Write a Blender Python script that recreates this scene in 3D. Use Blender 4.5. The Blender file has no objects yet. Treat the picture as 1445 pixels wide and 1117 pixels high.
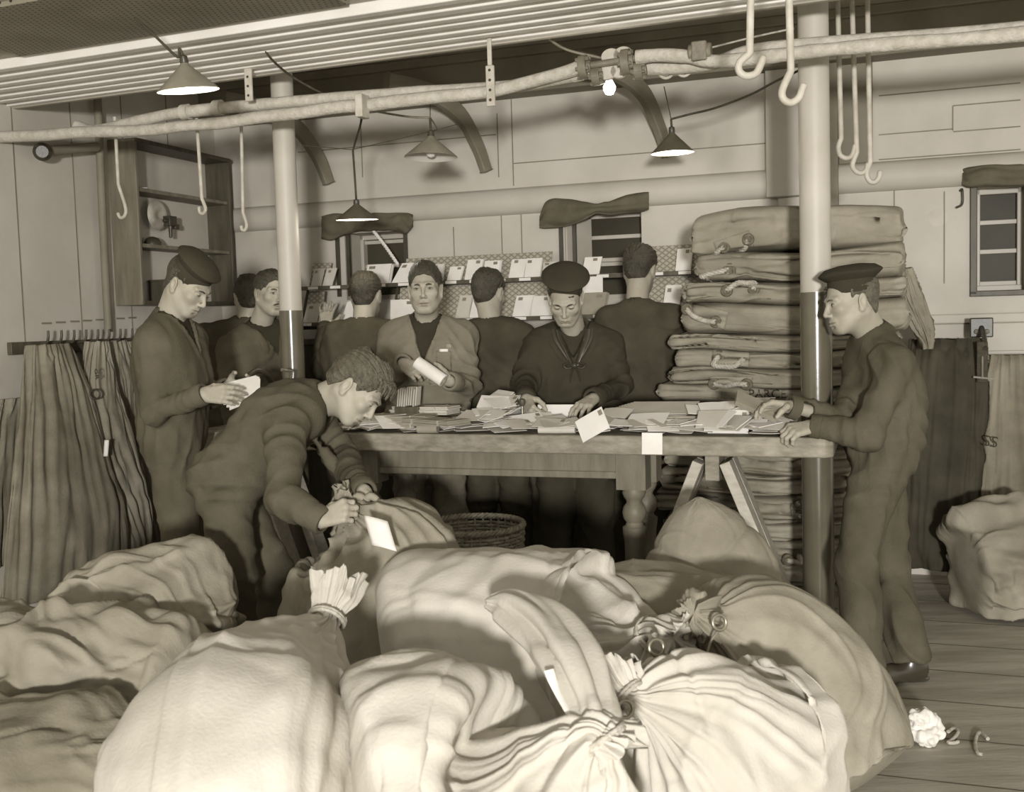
import bpy, math, random
import numpy as np
from mathutils import Vector, Matrix
from mathutils.bvhtree import BVHTree
PI = math.pi
scene = bpy.context.scene
COL = scene.collection
random.seed(7)
rng = np.random.RandomState(7)
V3 = lambda *a: np.array(a if len(a) == 3 else a[0], dtype=float)
def nrm(v):
    v = np.asarray(v, float); return v/(np.linalg.norm(v)+1e-12)

# ------------------------------------------------------------------ camera
W, H, FPX = 1445, 1117, 1500.0
PITCH, ROLL, CZ = math.radians(4.1), math.radians(1.63), 1.45
Fv = V3(0, math.cos(PITCH), -math.sin(PITCH))
R0, U0 = V3(1, 0, 0), V3(0, math.sin(PITCH), math.cos(PITCH))
Rv = R0*math.cos(ROLL)-U0*math.sin(ROLL)
Uv = U0*math.cos(ROLL)+R0*math.sin(ROLL)
CAM = V3(0, 0, CZ)
cam_data = bpy.data.cameras.new('camera'); cam = bpy.data.objects.new('camera', cam_data); COL.objects.link(cam)
cam_data.sensor_width = 36; cam_data.lens = 36*FPX/W; cam_data.clip_start = .05
M = Matrix(((Rv[0], Uv[0], -Fv[0], 0), (Rv[1], Uv[1], -Fv[1], 0), (Rv[2], Uv[2], -Fv[2], CZ), (0, 0, 0, 1)))
cam.matrix_world = M
cam_data.dof.use_dof = True; cam_data.dof.focus_distance = 4.7; cam_data.dof.aperture_fstop = 6.3
scene.camera = cam
def ray(px, py):
    return Fv+Rv*((px-W/2)/FPX)+Uv*((H/2-py)/FPX)
def at(px, py, Y):                      # point of the sight line at world depth Y
    d = ray(px, py); return CAM+d*(Y/d[1])
# room frame: a along the back wall to the right, b into the wall, origin on the wall
AL = math.radians(19.5); D0 = 6.5
Av, Bv = V3(math.cos(AL), -math.sin(AL), 0), V3(math.sin(AL), math.cos(AL), 0)
O0 = V3(0, D0, 0)
def rm(a, b, z): return O0+Av*a+Bv*b+V3(0, 0, z)
def pb(px, py, b):                      # sight line meets the plane b metres from the wall
    d = ray(px, py); return CAM+d*(np.dot(O0+Bv*b-CAM, Bv)/np.dot(d, Bv))
def pa(px, py, a):
    d = ray(px, py); return CAM+d*(np.dot(O0+Av*a-CAM, Av)/np.dot(d, Av))
def pz(px, py, z):
    d = ray(px, py); return CAM+d*((z-CZ)/d[2])
def ab(p):
    q = np.asarray(p)-O0; return float(np.dot(q, Av)), float(np.dot(q, Bv)), float(q[2])
RROT = np.array([[Av[0], Bv[0], 0], [Av[1], Bv[1], 0], [0, 0, 1]])   # room -> world

# ------------------------------------------------------------------ tagging
def tag(o, label=None, cat=None, group=None, kind=None):
    if label: o['label'] = label
    if cat: o['category'] = cat
    if group: o['group'] = group
    if kind: o['kind'] = kind
    return o
def empty(name, loc, label=None, cat=None, group=None, rot=None):
    o = bpy.data.objects.new(name, None); COL.objects.link(o); o.location = Vector(loc)
    o.empty_display_size = .1
    if rot is not None: o.rotation_euler = rot
    return tag(o, label, cat, group)
def link(name, me, mat, parent=None, loc=None):
    o = bpy.data.objects.new(name, me); COL.objects.link(o)
    if mat is not None:
        for m in (mat if isinstance(mat, (list, tuple)) else [mat]): me.materials.append(m)
    if parent is not None:
        o.parent = parent; o.matrix_parent_inverse = Matrix.Translation(-Vector(parent.location))
    elif loc is not None:
        me.transform(Matrix.Translation(-Vector(loc))); o.location = Vector(loc)
    return o
def dup(o, parent=None, mat4=None):
    c = o.copy(); COL.objects.link(c)
    if parent is not None: c.parent = parent
    for ch in list(o.children): dup(ch, c)
    return c

# ------------------------------------------------------------------ materials (toned like the print)
def srgb2lin(c): return tuple((x/12.92 if x <= .04045 else ((x+.055)/1.055)**2.4) for x in c)
TONE = [(0., (26, 24, 17)), (.22, (60, 56, 44)), (.4, (106, 100, 84)), (.6, (156, 149, 132)), (.8, (204, 198, 187)), (1., (255, 251, 246))]
def sep(v):
    for (a, ca), (b, cb) in zip(TONE, TONE[1:]):
        if v <= b:
            t = (v-a)/(b-a); return tuple((ca[i]+(cb[i]-ca[i])*t)/255 for i in range(3))
    return (1, .98, .94)
def lin(v): return (*srgb2lin(sep(v)), 1)
def mat(name, v, rough=.7, var=.06, nscale=6, bump=0., bscale=40, spec=.3, metal=0., weave=0., wscale=500, stretch=(1, 1, 1), attr=None, detail=5, dirt=0., coord='Object'):
    m = bpy.data.materials.new(name); m.use_nodes = True
    nt = m.node_tree; N = nt.nodes; L = nt.links
    bs = N['Principled BSDF']; bs.inputs['Roughness'].default_value = rough; bs.inputs['Metallic'].default_value = metal
    bs.inputs['Specular IOR Level'].default_value = spec
    tc = N.new('ShaderNodeTexCoord'); mp = N.new('ShaderNodeMapping'); mp.inputs['Scale'].default_value = stretch
    L.new(tc.outputs[coord], mp.inputs[0])
    no = N.new('ShaderNodeTexNoise'); no.inputs['Scale'].default_value = nscale; no.inputs['Detail'].default_value = detail
    L.new(mp.outputs[0], no.inputs[0])
    rp = N.new('ShaderNodeValToRGB'); rp.color_ramp.elements[0].position = .3; rp.color_ramp.elements[1].position = .7
    rp.color_ramp.elements[0].color = lin(max(v-var, .0)); rp.color_ramp.elements[1].color = lin(min(v+var, 1))
    L.new(no.outputs[0], rp.inputs[0]); colout = rp.outputs[0]
    if dirt:
        n2 = N.new('ShaderNodeTexNoise'); n2.inputs['Scale'].default_value = nscale*.35; n2.inputs['Detail'].default_value = 8; n2.inputs['Roughness'].default_value = .7
        L.new(mp.outputs[0], n2.inputs[0])
        r2 = N.new('ShaderNodeValToRGB'); r2.color_ramp.elements[0].position = .42; r2.color_ramp.elements[1].position = .62
        r2.color_ramp.elements[0].color = (1-dirt, 1-dirt*1.02, 1-dirt*1.08, 1); r2.color_ramp.elements[1].color = (1, 1, 1, 1)
        L.new(n2.outputs[0], r2.inputs[0])
        mx = N.new('ShaderNodeMixRGB'); mx.blend_type = 'MULTIPLY'; mx.inputs[0].default_value = 1
        L.new(colout, mx.inputs[1]); L.new(r2.outputs[0], mx.inputs[2]); colout = mx.outputs[0]
    if attr:
        at_ = N.new('ShaderNodeAttribute'); at_.attribute_name = attr
        mx = N.new('ShaderNodeMixRGB'); mx.blend_type = 'MULTIPLY'; mx.inputs[0].default_value = 1
        L.new(colout, mx.inputs[1]); L.new(at_.outputs['Color'], mx.inputs[2]); colout = mx.outputs[0]
    L.new(colout, bs.inputs['Base Color'])
    last = None
    if bump:
        nb = N.new('ShaderNodeTexNoise'); nb.inputs['Scale'].default_value = bscale; nb.inputs['Detail'].default_value = 6
        L.new(mp.outputs[0], nb.inputs[0])
        b = N.new('ShaderNodeBump'); b.inputs['Strength'].default_value = bump; b.inputs['Distance'].default_value = .01
        L.new(nb.outputs[0], b.inputs['Height']); last = b
    if weave:
        m1 = N.new('ShaderNodeTexWave'); m1.inputs['Scale'].default_value = wscale; m1.bands_direction = 'X'; m1.inputs['Distortion'].default_value = .6
        m2 = N.new('ShaderNodeTexWave'); m2.inputs['Scale'].default_value = wscale; m2.bands_direction = 'Z'; m2.inputs['Distortion'].default_value = .6
        L.new(tc.outputs[coord], m1.inputs[0]); L.new(tc.outputs[coord], m2.inputs[0])
        ad = N.new('ShaderNodeMath'); L.new(m1.outputs['Fac'], ad.inputs[0]); L.new(m2.outputs['Fac'], ad.inputs[1])
        b = N.new('ShaderNodeBump'); b.inputs['Strength'].default_value = weave; b.inputs['Distance'].default_value = .002
        L.new(ad.outputs[0], b.inputs['Height'])
        if last: L.new(last.outputs[0], b.inputs['Normal'])
        last = b
    if last: L.new(last.outputs[0], bs.inputs['Normal'])
    return m
def emis(name, v, strength):
    m = mat(name, v); b = m.node_tree.nodes['Principled BSDF']
    b.inputs['Emission Color'].default_value = (1, .93, .8, 1); b.inputs['Emission Strength'].default_value = strength
    return m
MT = dict(
    wall=mat('painted_boards', .755, .55, .03, 2.2, .12, 18, dirt=.10),
    batten=mat('batten_paint', .90, .5, .03, 2.2, .1, 18, dirt=.08),
    ceil=mat('ceiling_paint', .66, .6, .04, 2, .1, 15, dirt=.2),
    beam=mat('beam_paint', .50, .6, .05, 3, .1, 20, dirt=.15),
    floor=mat('floor_boards', .68, .55, .05, 3, .15, 12, dirt=.25, stretch=(1, 6, 1)),
    white=mat('white_enamel', .72, .5, .02, 5, .05, 25, spec=.5, dirt=.05),
    pipe=mat('lagged_pipe', .72, .8, .05, 30, .5, 90, dirt=.1),
    iron_white=mat('whitewashed_iron', .70, .5, .05, 20, .2, 60),
    iron=mat('dull_iron', .44, .5, .05, 20, .2, 60, spec=.5),
    dark_iron=mat('black_iron', .22, .4, .04, 20, .1, 60, spec=.5),
    pillar_dark=mat('dark_gloss_paint', .37, .2, .02, 8, .04, 20, spec=.6),
    wood=mat('bare_pine', .70, .6, .05, 5, .12, 30, stretch=(1, 9, 9), dirt=.12),
    wood_table=mat('scrubbed_table_wood', .55, .6, .07, 5, .15, 30, stretch=(1.2, 9, 9), dirt=.2),
    wood_mid=mat('cabinet_wood', .47, .5, .05, 4, .1, 30, stretch=(6, 6, 1), dirt=.15),
    wood_dark=mat('dark_wood', .30, .45, .04, 5, .1, 30, stretch=(6, 6, 1)),
    canvas_white=mat('pale_canvas', .745, .9, .035, 5, .18, 120, spec=.1, weave=.12, wscale=260, dirt=.07),
    canvas=mat('canvas', .585, .9, .05, 6, .2, 120, spec=.1, weave=.15, wscale=260, dirt=.14),
    canvas_grey=mat('grey_canvas', .58, .9, .05, 6, .2, 120, spec=.1, weave=.15, wscale=260, dirt=.2),
    canvas_dark=mat('worn_canvas', .52, .9, .05, 6, .2, 120, spec=.1, weave=.15, wscale=260, dirt=.25),
    canvas_black=mat('dark_oilcloth', .26, .75, .04, 6, .2, 90, spec=.2, dirt=.2),
    rope=mat('rope', .70, .9, .08, 60, .6, 200, spec=.1),
    rope_dark=mat('tarred_rope', .42, .9, .06, 60, .6, 200, spec=.1),
    paper=mat('envelope_paper', .88, .8, .025, 9, .03, 40, spec=.2),
    paper_mid=mat('buff_paper', .76, .8, .03, 9, .05, 40, spec=.2),
    paper_brown=mat('brown_paper', .58, .8, .04, 9, .1, 40, spec=.2),
    ink=mat('ink', .20, .8, .03), stamp=mat('stamp_ink', .50, .8, .04),
    skin=mat('skin', .625, .55, .025, 14, .05, 160, spec=.35, attr='tint'),
    hair=mat('dark_hair', .25, .42, .05, 25, .8, 90, spec=.5, stretch=(3, .6, 1.5)),
    hair_mid=mat('brown_hair', .33, .42, .06, 25, .8, 90, spec=.5, stretch=(3, .6, 1.5)),
    suit=mat('boiler_suit_cloth', .345, .9, .03, 8, .25, 120, spec=.12, weave=.2, wscale=300, dirt=.12),
    suit_light=mat('faded_boiler_suit', .48, .9, .03, 8, .25, 120, spec=.12, weave=.2, wscale=300, dirt=.12),
    suit_dark=mat('dark_serge', .285, .9, .03, 8, .2, 140, spec=.12, weave=.15, wscale=300, dirt=.1),
    navy=mat('navy_serge', .225, .9, .02, 8, .2, 140, spec=.15, weave=.1, wscale=300),
    black=mat('black_wool', .20, .9, .02, 8, .2, 140, spec=.12),
    leather=mat('black_leather', .22, .25, .02, 8, .1, 40, spec=.6),
    wicker=mat('wicker', .50, .6, .08, 40, .3, 90),
    silk=mat('black_silk', .23, .4, .02, 8, .1, 60, spec=.4),
    shade=mat('lamp_shade_tin', .50, .45, .04, 12, .1, 40, spec=.4),
    shade_dark=mat('lamp_shade_dark', .33, .45, .03, 12, .1, 40, spec=.4),
    shade_in=mat('lamp_shade_inside', .84, .5, .02, 12),
    bulb=emis('bulb_glass', .95, 5.0), flex=mat('flex_cord', .26, .8, .04, 60, .3, 120),
    brass=mat('dull_brass', .55, .3, .05, 20, .05, 60, spec=.6, metal=.6),
    glass_dark=mat('night_glass', .24, .45, .03, 3, 0, spec=.15),
    curtain=mat('blackout_cloth', .36, .9, .04, 8, .25, 90, spec=.1, weave=.15, wscale=300),
    chalk=mat('chalk', .66, .9, .05, 60),
)
# ------------------------------------------------------------------ mesh builder
def rot_to(d, up=(0, 0, 1)):
    """matrix whose columns are x, y, z with z along d"""
    z = nrm(d); u = V3(*up)
    if abs(np.dot(z, u)) > .98: u = V3(0, 1, 0) if abs(z[1]) < .9 else V3(1, 0, 0)
    x = nrm(np.cross(u, z)); y = np.cross(z, x); return np.stack([x, y, z], 1)
def crom(pts, n):
    """Catmull-Rom resampling of points (any dimension)"""
    P = np.asarray(pts, float)
    if len(P) == 2: return P[0]+(P[1]-P[0])*np.linspace(0, 1, n)[:, None]
    P = np.vstack([2*P[0]-P[1], P, 2*P[-1]-P[-2]]); k = len(P)-3
    t = np.linspace(0, k, n); i = np.minimum(t.astype(int), k-1); f = (t-i)[:, None]
    a, b, c, d = P[i], P[i+1], P[i+2], P[i+3]
    return .5*(2*b+(c-a)*f+(2*a-5*b+4*c-d)*f**2+(3*b-a-3*c+d)*f**3)
class MB:
    def __init__(s): s.v = []; s.f = []; s.n = 0; s.mi = []
    def add(s, v, f, mi=0):
        v = np.asarray(v, float); s.v.append(v); s.f += [tuple(int(i)+s.n for i in q) for q in f]; s.mi += [mi]*len(f); s.n += len(v); return s
    def box(s, c, size, R=None, mi=0):
        h = np.asarray(size, float)/2
        v = np.array([[x, y, z] for x in (-1, 1) for y in (-1, 1) for z in (-1, 1)])*h
        if R is not None: v = v@np.asarray(R).T
        return s.add(v+np.asarray(c), [(0, 1, 3, 2), (4, 6, 7, 5), (0, 4, 5, 1), (2, 3, 7, 6), (0, 2, 6, 4), (1, 5, 7, 3)], mi)
    def bar(s, p0, p1, w, t, up=(0, 0, 1), mi=0):      # rectangular bar between two points
        p0, p1 = V3(p0), V3(p1); R = rot_to(p1-p0, up)
        return s.box((p0+p1)/2, (w, t, np.linalg.norm(p1-p0)), R, mi)
    def tube(s, pts, r, n=10, cap=True, samples=None, mi=0, squash=1.):
        P = crom(pts, samples) if samples else np.asarray(pts, float)
        r = np.asarray(r, float)
        if r.ndim == 0: r = np.full(len(P), float(r))
        elif len(r) != len(P): r = np.interp(np.linspace(0, 1, len(P)), np.linspace(0, 1, len(r)), r)
        T = np.gradient(P, axis=0); T /= np.linalg.norm(T, axis=1)[:, None]+1e-12
        u = rot_to(T[0])[:, 0]; V = []
        for i in range(len(P)):
            u = u-T[i]*np.dot(u, T[i]); u = nrm(u); w = np.cross(T[i], u)
            a = np.arange(n)*2*PI/n
            V.append(P[i]+r[i]*(np.cos(a)[:, None]*u+squash*np.sin(a)[:, None]*w))
        V = np.concatenate(V); m = len(P)
        f = [(i*n+j, i*n+(j+1) % n, (i+1)*n+(j+1) % n, (i+1)*n+j) for i in range(m-1) for j in range(n)]
        if cap: f += [tuple(reversed(range(n))), tuple(range((m-1)*n, m*n))]
        return s.add(V, f, mi)
    def cyl(s, p0, p1, r0, r1=None, n=24, mi=0): return s.tube([p0, p1], [r0, r0 if r1 is None else r1], n, True, mi=mi)
    def lathe(s, prof, c=(0, 0, 0), R=None, n=32, sx=1, sy=1, closed=False, mi=0):   # profile of (r, z)
        pr = np.asarray(prof, float); a = np.arange(n)*2*PI/n
        V = np.stack([np.outer(pr[:, 0], np.cos(a))*sx, np.outer(pr[:, 0], np.sin(a))*sy, np.repeat(pr[:, 1:2], n, 1)], -1).reshape(-1, 3)
        if R is not None: V = V@np.asarray(R).T
        m = len(pr); k = m if closed else m-1
        f = [(i*n+j, i*n+(j+1) % n, ((i+1) % m)*n+(j+1) % n, ((i+1) % m)*n+j) for i in range(k) for j in range(n)]
        return s.add(V+np.asarray(c), f, mi)
    def torus(s, c, Rm, R, r, n=24, k=8, mi=0):
        a = np.arange(k)*2*PI/k
        return s.lathe([(R+r*math.cos(x), r*math.sin(x)) for x in a], c, Rm, n, closed=True, mi=mi)
    def prism(s, poly, z0, z1, mi=0):
        n = len(poly); v = [(*p, z0) for p in poly]+[(*p, z1) for p in poly]
        return s.add(v, [tuple(reversed(range(n))), tuple(range(n, 2*n))]+[(i, (i+1) % n, n+(i+1) % n, n+i) for i in range(n)], mi)
    def grid(s, G, mi=0, close_u=False):           # G: (nu, nv, 3)
        G = np.asarray(G); nu, nv = G.shape[:2]
        f = [(i*nv+j, ((i+1) % nu)*nv+j, ((i+1) % nu)*nv+j+1, i*nv+j+1) for i in range(nu if close_u else nu-1) for j in range(nv-1)]
        return s.add(G.reshape(-1, 3), f, mi)
    def mesh(s, name, smooth=35):
        me = bpy.data.meshes.new(name)
        me.from_pydata(np.concatenate(s.v).tolist(), [], s.f); me.update()
        if any(s.mi): me.polygons.foreach_set('material_index', s.mi)
        if smooth:
            me.polygons.foreach_set('use_smooth', [True]*len(me.polygons)); me.set_sharp_from_angle(angle=math.radians(smooth))
        return me
    def build(s, name, m, parent=None, loc=None, smooth=35, bevel=0, solid=0, sub=0):
        o = link(name, s.mesh(name, smooth), m, parent, loc)
        if solid:
            d = o.modifiers.new('thick', 'SOLIDIFY'); d.thickness = solid; d.offset = 0
        if bevel:
            d = o.modifiers.new('edge', 'BEVEL'); d.width = bevel; d.segments = 2; d.limit_method = 'ANGLE'; d.harden_normals = False
        if sub:
            d = o.modifiers.new('sub', 'SUBSURF'); d.levels = sub; d.render_levels = sub
        return o
def np_mesh(name, v, q, tint=None):
    me = bpy.data.meshes.new(name); v = np.asarray(v, np.float32); q = np.asarray(q, np.int32); k = q.shape[1]
    me.vertices.add(len(v)); me.vertices.foreach_set('co', v.ravel())
    me.loops.add(q.size); me.loops.foreach_set('vertex_index', q.ravel())
    me.polygons.add(len(q)); me.polygons.foreach_set('loop_start', np.arange(0, q.size, k, dtype=np.int32))
    me.polygons.foreach_set('use_smooth', np.ones(len(q), bool))
    me.update(calc_edges=True); me.validate()
    if tint is not None:
        a = me.attributes.new('tint', 'FLOAT_COLOR', 'POINT')
        t = np.asarray(tint, np.float32)
        if t.ndim == 1: t = np.stack([t]*3, 1)
        a.data.foreach_set('color', np.concatenate([t, np.ones((len(t), 1), np.float32)], 1).ravel())
    return me
def sines(P, freq, seed, n=5):
    """cheap smooth noise in about -1..1"""
    r = np.random.RandomState(seed); P = np.asarray(P); out = np.zeros(len(P))
    w = np.zeros(len(P))
    for i in range(n):
        d = nrm(r.normal(size=3))*freq*(1+.6*i); out += np.sin(P@d+r.rand()*6.28+1.4*w)/(1+.5*i); w = out.copy()
    return out/2.0
def vnormals(v, q):
    a = v[q[:, 2]]-v[q[:, 0]]; b = v[q[:, 3]]-v[q[:, 1]] if q.shape[1] == 4 else v[q[:, 2]]-v[q[:, 1]]
    fn = np.cross(a, b); n = np.zeros_like(v)
    for i in range(q.shape[1]): np.add.at(n, q[:, i], fn)
    return n/(np.linalg.norm(n, axis=1)[:, None]+1e-12)
# ------------------------------------------------------------------ smooth-union fields and surface nets
def smin(a, b, k):
    if k <= 0: return np.minimum(a, b)
    h = np.maximum(k-np.abs(a-b), 0)/k; return np.minimum(a, b)-h*h*k*.25
class Field:
    def __init__(s, lo, hi, h):
        s.h = h; s.lo = np.asarray(lo, float); n = np.ceil((np.asarray(hi)-s.lo)/h).astype(int)+1
        s.ax = [(s.lo[i]+h*np.arange(n[i])).astype(np.float32) for i in range(3)]
        s.F = np.full(n, .5, np.float32)
    def sl(s, lo, hi):
        r = []
        for i in range(3):
            a = max(0, int((lo[i]-s.lo[i])/s.h)); b = min(len(s.ax[i]), int((hi[i]-s.lo[i])/s.h)+2); r.append(slice(a, max(a, b)))
        return tuple(r)
    def P(s, sl): return s.ax[0][sl[0]][:, None, None], s.ax[1][sl[1]][None, :, None], s.ax[2][sl[2]][None, None, :]
    def put(s, fn, lo, hi, k, op='u'):
        pad = k+3*s.h; sl = s.sl(np.asarray(lo)-pad, np.asarray(hi)+pad)
        if min(x.stop-x.start for x in sl) <= 0: return s
        d = fn(*s.P(sl))
        if op == 'u': s.F[sl] = smin(s.F[sl], d, k)
        elif op == 'c': s.F[sl] = -smin(-s.F[sl], d, k)
        return s
    def cap(s, a, b, ra, rb=None, k=.02, op='u', flat=None):
        a = np.asarray(a, float); b = np.asarray(b, float); rb = ra if rb is None else rb
        ba = b-a; bb = float(ba@ba)+1e-12; r = max(ra, rb)
        def fn(x, y, z):
            px, py, pz_ = x-a[0], y-a[1], z-a[2]
            t = np.clip((px*ba[0]+py*ba[1]+pz_*ba[2])/bb, 0, 1)
            dx, dy, dz = px-t*ba[0], py-t*ba[1], pz_-t*ba[2]
            if flat is not None:
                n, f = flat; q = (dx*n[0]+dy*n[1]+dz*n[2])*(f-1); dx, dy, dz = dx+q*n[0], dy+q*n[1], dz+q*n[2]
            return (np.sqrt(dx*dx+dy*dy+dz*dz)-(ra+t*(rb-ra))).astype(np.float32)
        return s.put(fn, np.minimum(a, b)-r, np.maximum(a, b)+r, k, op)
    def ell(s, c, r, R=None, k=.02, op='u'):
        c = np.asarray(c, float); r = np.asarray(r, float); R = np.eye(3) if R is None else np.asarray(R)
        ext = np.sqrt(((R*r)**2).sum(1))
        def fn(x, y, z):
            p = (x-c[0], y-c[1], z-c[2]); q = [sum(p[i]*R[i, j] for i in range(3)) for j in range(3)]
            k0 = np.sqrt(sum((q[j]/r[j])**2 for j in range(3))); k1 = np.sqrt(sum((q[j]/r[j]**2)**2 for j in range(3)))+1e-9
            return (k0*(k0-1)/k1).astype(np.float32)
        return s.put(fn, c-ext, c+ext, k, op)
    def half(s, p, n, c, rad):            # keep the side of the plane the normal points away from, inside a ball only
        p = np.asarray(p); n = nrm(n); c = np.asarray(c)
        sl = s.sl(c-rad, c+rad); x, y, z = s.P(sl)
        d = (x-p[0])*n[0]+(y-p[1])*n[1]+(z-p[2])*n[2]
        b = np.sqrt((x-c[0])**2+(y-c[1])**2+(z-c[2])**2) < rad
        s.F[sl] = np.where(b, np.maximum(s.F[sl], d), s.F[sl]).astype(np.float32); return s
    def nets(s):
        F = s.F; S = F < 0; n = F.shape
        C = [(i, j, k) for i in (0, 1) for j in (0, 1) for k in (0, 1)]
        cnt = np.zeros((n[0]-1, n[1]-1, n[2]-1), np.int8)
        for i, j, k in C: cnt += S[i:n[0]-1+i, j:n[1]-1+j, k:n[2]-1+k]
        act = np.argwhere((cnt > 0) & (cnt < 8)); idx = np.full(cnt.shape, -1, np.int32)
        idx[tuple(act.T)] = np.arange(len(act))
        val = np.stack([F[act[:, 0]+i, act[:, 1]+j, act[:, 2]+k] for i, j, k in C], 1); CC = np.array(C, float)
        acc = np.zeros((len(act), 3)); num = np.zeros(len(act))
        for a in range(8):
            for b in range(a+1, 8):
                if np.abs(CC[a]-CC[b]).sum() != 1: continue
                m = (val[:, a] < 0) != (val[:, b] < 0); t = np.where(m, val[:, a]/(val[:, a]-val[:, b]+1e-20), 0)
                acc += np.where(m[:, None], CC[a]+t[:, None]*(CC[b]-CC[a]), 0); num += m
        v = s.lo+s.h*(act+acc/num[:, None]); Q = []
        for ax in range(3):
            o = [0, 0, 0]; o[ax] = 1; u, w = [(1, 2), (2, 0), (0, 1)][ax]
            A = S[tuple(slice(0, n[i]-o[i]) for i in range(3))]; B = S[tuple(slice(o[i], n[i]) for i in range(3))]
            e = np.argwhere(A != B); e = e[(e[:, u] > 0) & (e[:, w] > 0) & (e[:, u] < n[u]-1) & (e[:, w] < n[w]-1)]
            du = np.zeros(3, int); du[u] = 1; dw = np.zeros(3, int); dw[w] = 1
            q = np.stack([idx[tuple((e-du-dw).T)], idx[tuple((e-dw).T)], idx[tuple(e.T)], idx[tuple((e-du).T)]], 1)
            ins = A[tuple(e.T)]; q[~ins] = q[~ins][:, ::-1]; Q.append(q)
        Q = np.concatenate(Q); Q = Q[(Q >= 0).all(1)]
        return v, Q
# ------------------------------------------------------------------ people
def basis(f, u):
    y = nrm(f); x = nrm(np.cross(y, u)); z = np.cross(x, y); return np.stack([x, y, z], 1)
def smooth01(x, a, b):
    t = np.clip((x-a)/(b-a), 0, 1); return t*t*(3-2*t)
def head_skin(c, f, u, nb, h=.0026, jaw=1., nose=1., lids=0., mouth=0., slim=1.):
    """skull, face, ears and neck as one surface; returns world vertices, quads, tint"""
    R = basis(f, u); nl = R.T@(np.asarray(nb)-c)
    lo = np.minimum(V3(-.105, -.135, -.15), nl-.075); hi = np.maximum(V3(.105, .14, .14), nl+.075)
    G = Field(lo, hi, h)
    G.ell((0, -.018, .035), (.0745, .098, .085), k=.02)
    G.ell((0, .030, -.032), (.0600*slim, .064, .084), k=.03)
    G.ell((0, .034, -.078), (.047*jaw, .048, .036), k=.03)
    G.ell((0, .070, -.100), (.023*jaw, .017, .016), k=.022)
    for s in (-1, 1):
        G.cap((s*.055*jaw, -.002, -.052), (s*.024*jaw, .066, -.098), .015, .014, k=.03)
        G.ell((s*.043*slim, .066, -.022), (.020, .016, .017), k=.03)
        G.cap((s*.012, .089, .019), (s*.046, .073, .019), .009, .008, k=.016)
        G.ell((s*.0315, .101, .000), (.018, .017, .0115), k=.012, op='c')
        G.ell((s*.0315, .0795, -.001), (.0140, .0118, .0110), k=.004)
    G.cap((0, .088, .012), (0, .1085*nose, -.030), .0060, .0082, k=.012); G.ell((0, .107*nose, -.036), (.0095, .0095, .0085), k=.008)
    for s in (-1, 1):
        G.ell((s*.0105, .097*nose, -.040), (.0062, .0095, .0062), k=.007)
        G.ell((s*.0075, .101*nose, -.047), (.004, .006, .003), k=.003, op='c')
    G.ell((0, .086, -.068), (.026, .014, .018), k=.016)
    for s in (-1, 1):
        G.cap((0, .0985, -.0645), (s*.024, .086, -.0695+mouth*.004), .0044, .0026, k=.005)
        G.cap((0, .0975, -.0755), (s*.021, .086, -.0705+mouth*.004), .0056, .0026, k=.006)
        G.cap((0, .1035, -.0698), (s*.026, .0905, -.0698+mouth*.005), .0018, .0015, k=.003, op='c')
    G.ell((0, .093, -.087), (.016, .006, .004), k=.008, op='c')
    for s in (-1, 1):
        E = basis((0.25*s, 1, 0.12), (0.12*s, -.1, 1))
        G.ell((s*.078, -.014, -.012), (.0085, .0185, .0325), E, k=.008)
        G.ell((s*.0875, -.010, -.010), (.007, .010, .019), E, k=.005, op='c')
        G.ell((s*.076, -.004, -.041), (.0065, .008, .009), k=.008)
    back = nl-V3(0, 0, 0)
    G.cap((0, -.030, -.045), nl, .056, .058, k=.035)
    G.cap((0, .004, -.085), nl+V3(0, .018, 0), .034, .040, k=.03)
    for s in (-1, 1): G.cap((s*.052, -.03, -.05), nl+V3(s*.016, .045, .005), .013, .012, k=.02)
    v, q = G.nets()
    x, y, z = v.T; ax = np.abs(x)
    t = np.ones((len(v), 3))
    front = y > .03
    def blob(m, col): t[:] = t*(1-m[:, None])+np.array(col)*t*m[:, None]
    lip = np.exp(-(((ax/.024)**2+((z+.0700)/.0075)**2))**2)*front; blob(lip*.8, (.72, .66, .62))
    seam = np.exp(-((ax/.024)**4+((z+.0698)/.0022)**2))*front; blob(seam*.8, (.35, .32, .28))
    st = np.exp(-((ax/.055)**4+((z+.085)/.03)**4))*(y > .01); blob(st*.25, (.75, .75, .72))
    ex = (ax-.0315)/.0135
    if lids < .9:
        op = .0052*(1-lids)
        eye = (np.abs(z+.0005) < op*(1-np.clip(ex*ex, 0, 1))+.0003)*(np.abs(ex) < 1)*front
        blob(eye*1., (.95, .95, .95))
        iris = np.exp(-((((ax-.0315)**2+(z-.0003)**2)/.0052**2)**3))*front*eye; blob(iris, (.12, .12, .11))
    lash = np.exp(-(np.clip(np.abs(ex), 0, 9)**6+((z-(.0050*(1-lids)-.003*lids)*(1-np.clip(ex*ex, 0, 1)))/.0021)**2))*front; blob(lash*.95, (.12, .11, .09))
    low = np.exp(-(np.clip(np.abs(ex), 0, 9)**6+((z+.0056*(1-lids*.3))/.0018)**2))*front; blob(low*.6, (.4, .38, .34))
    nos = np.exp(-(((ax-.0075)/.0042)**2+((z+.047)/.0035)**2))*(y > .085); blob(nos*.7, (.3, .28, .25))
    return v@R.T+c, q, t, R
def zline(y, kind='short'):
    ys = [-.2, -.10, -.075, -.045, -.022, .005, .022, .034, .052, .064, .080, .2]
    zs = [-.070, -.062, -.055, -.030, .012, .018, -.012, .010, .030, .062, .080, .10]
    return np.interp(y, ys, zs)
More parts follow.
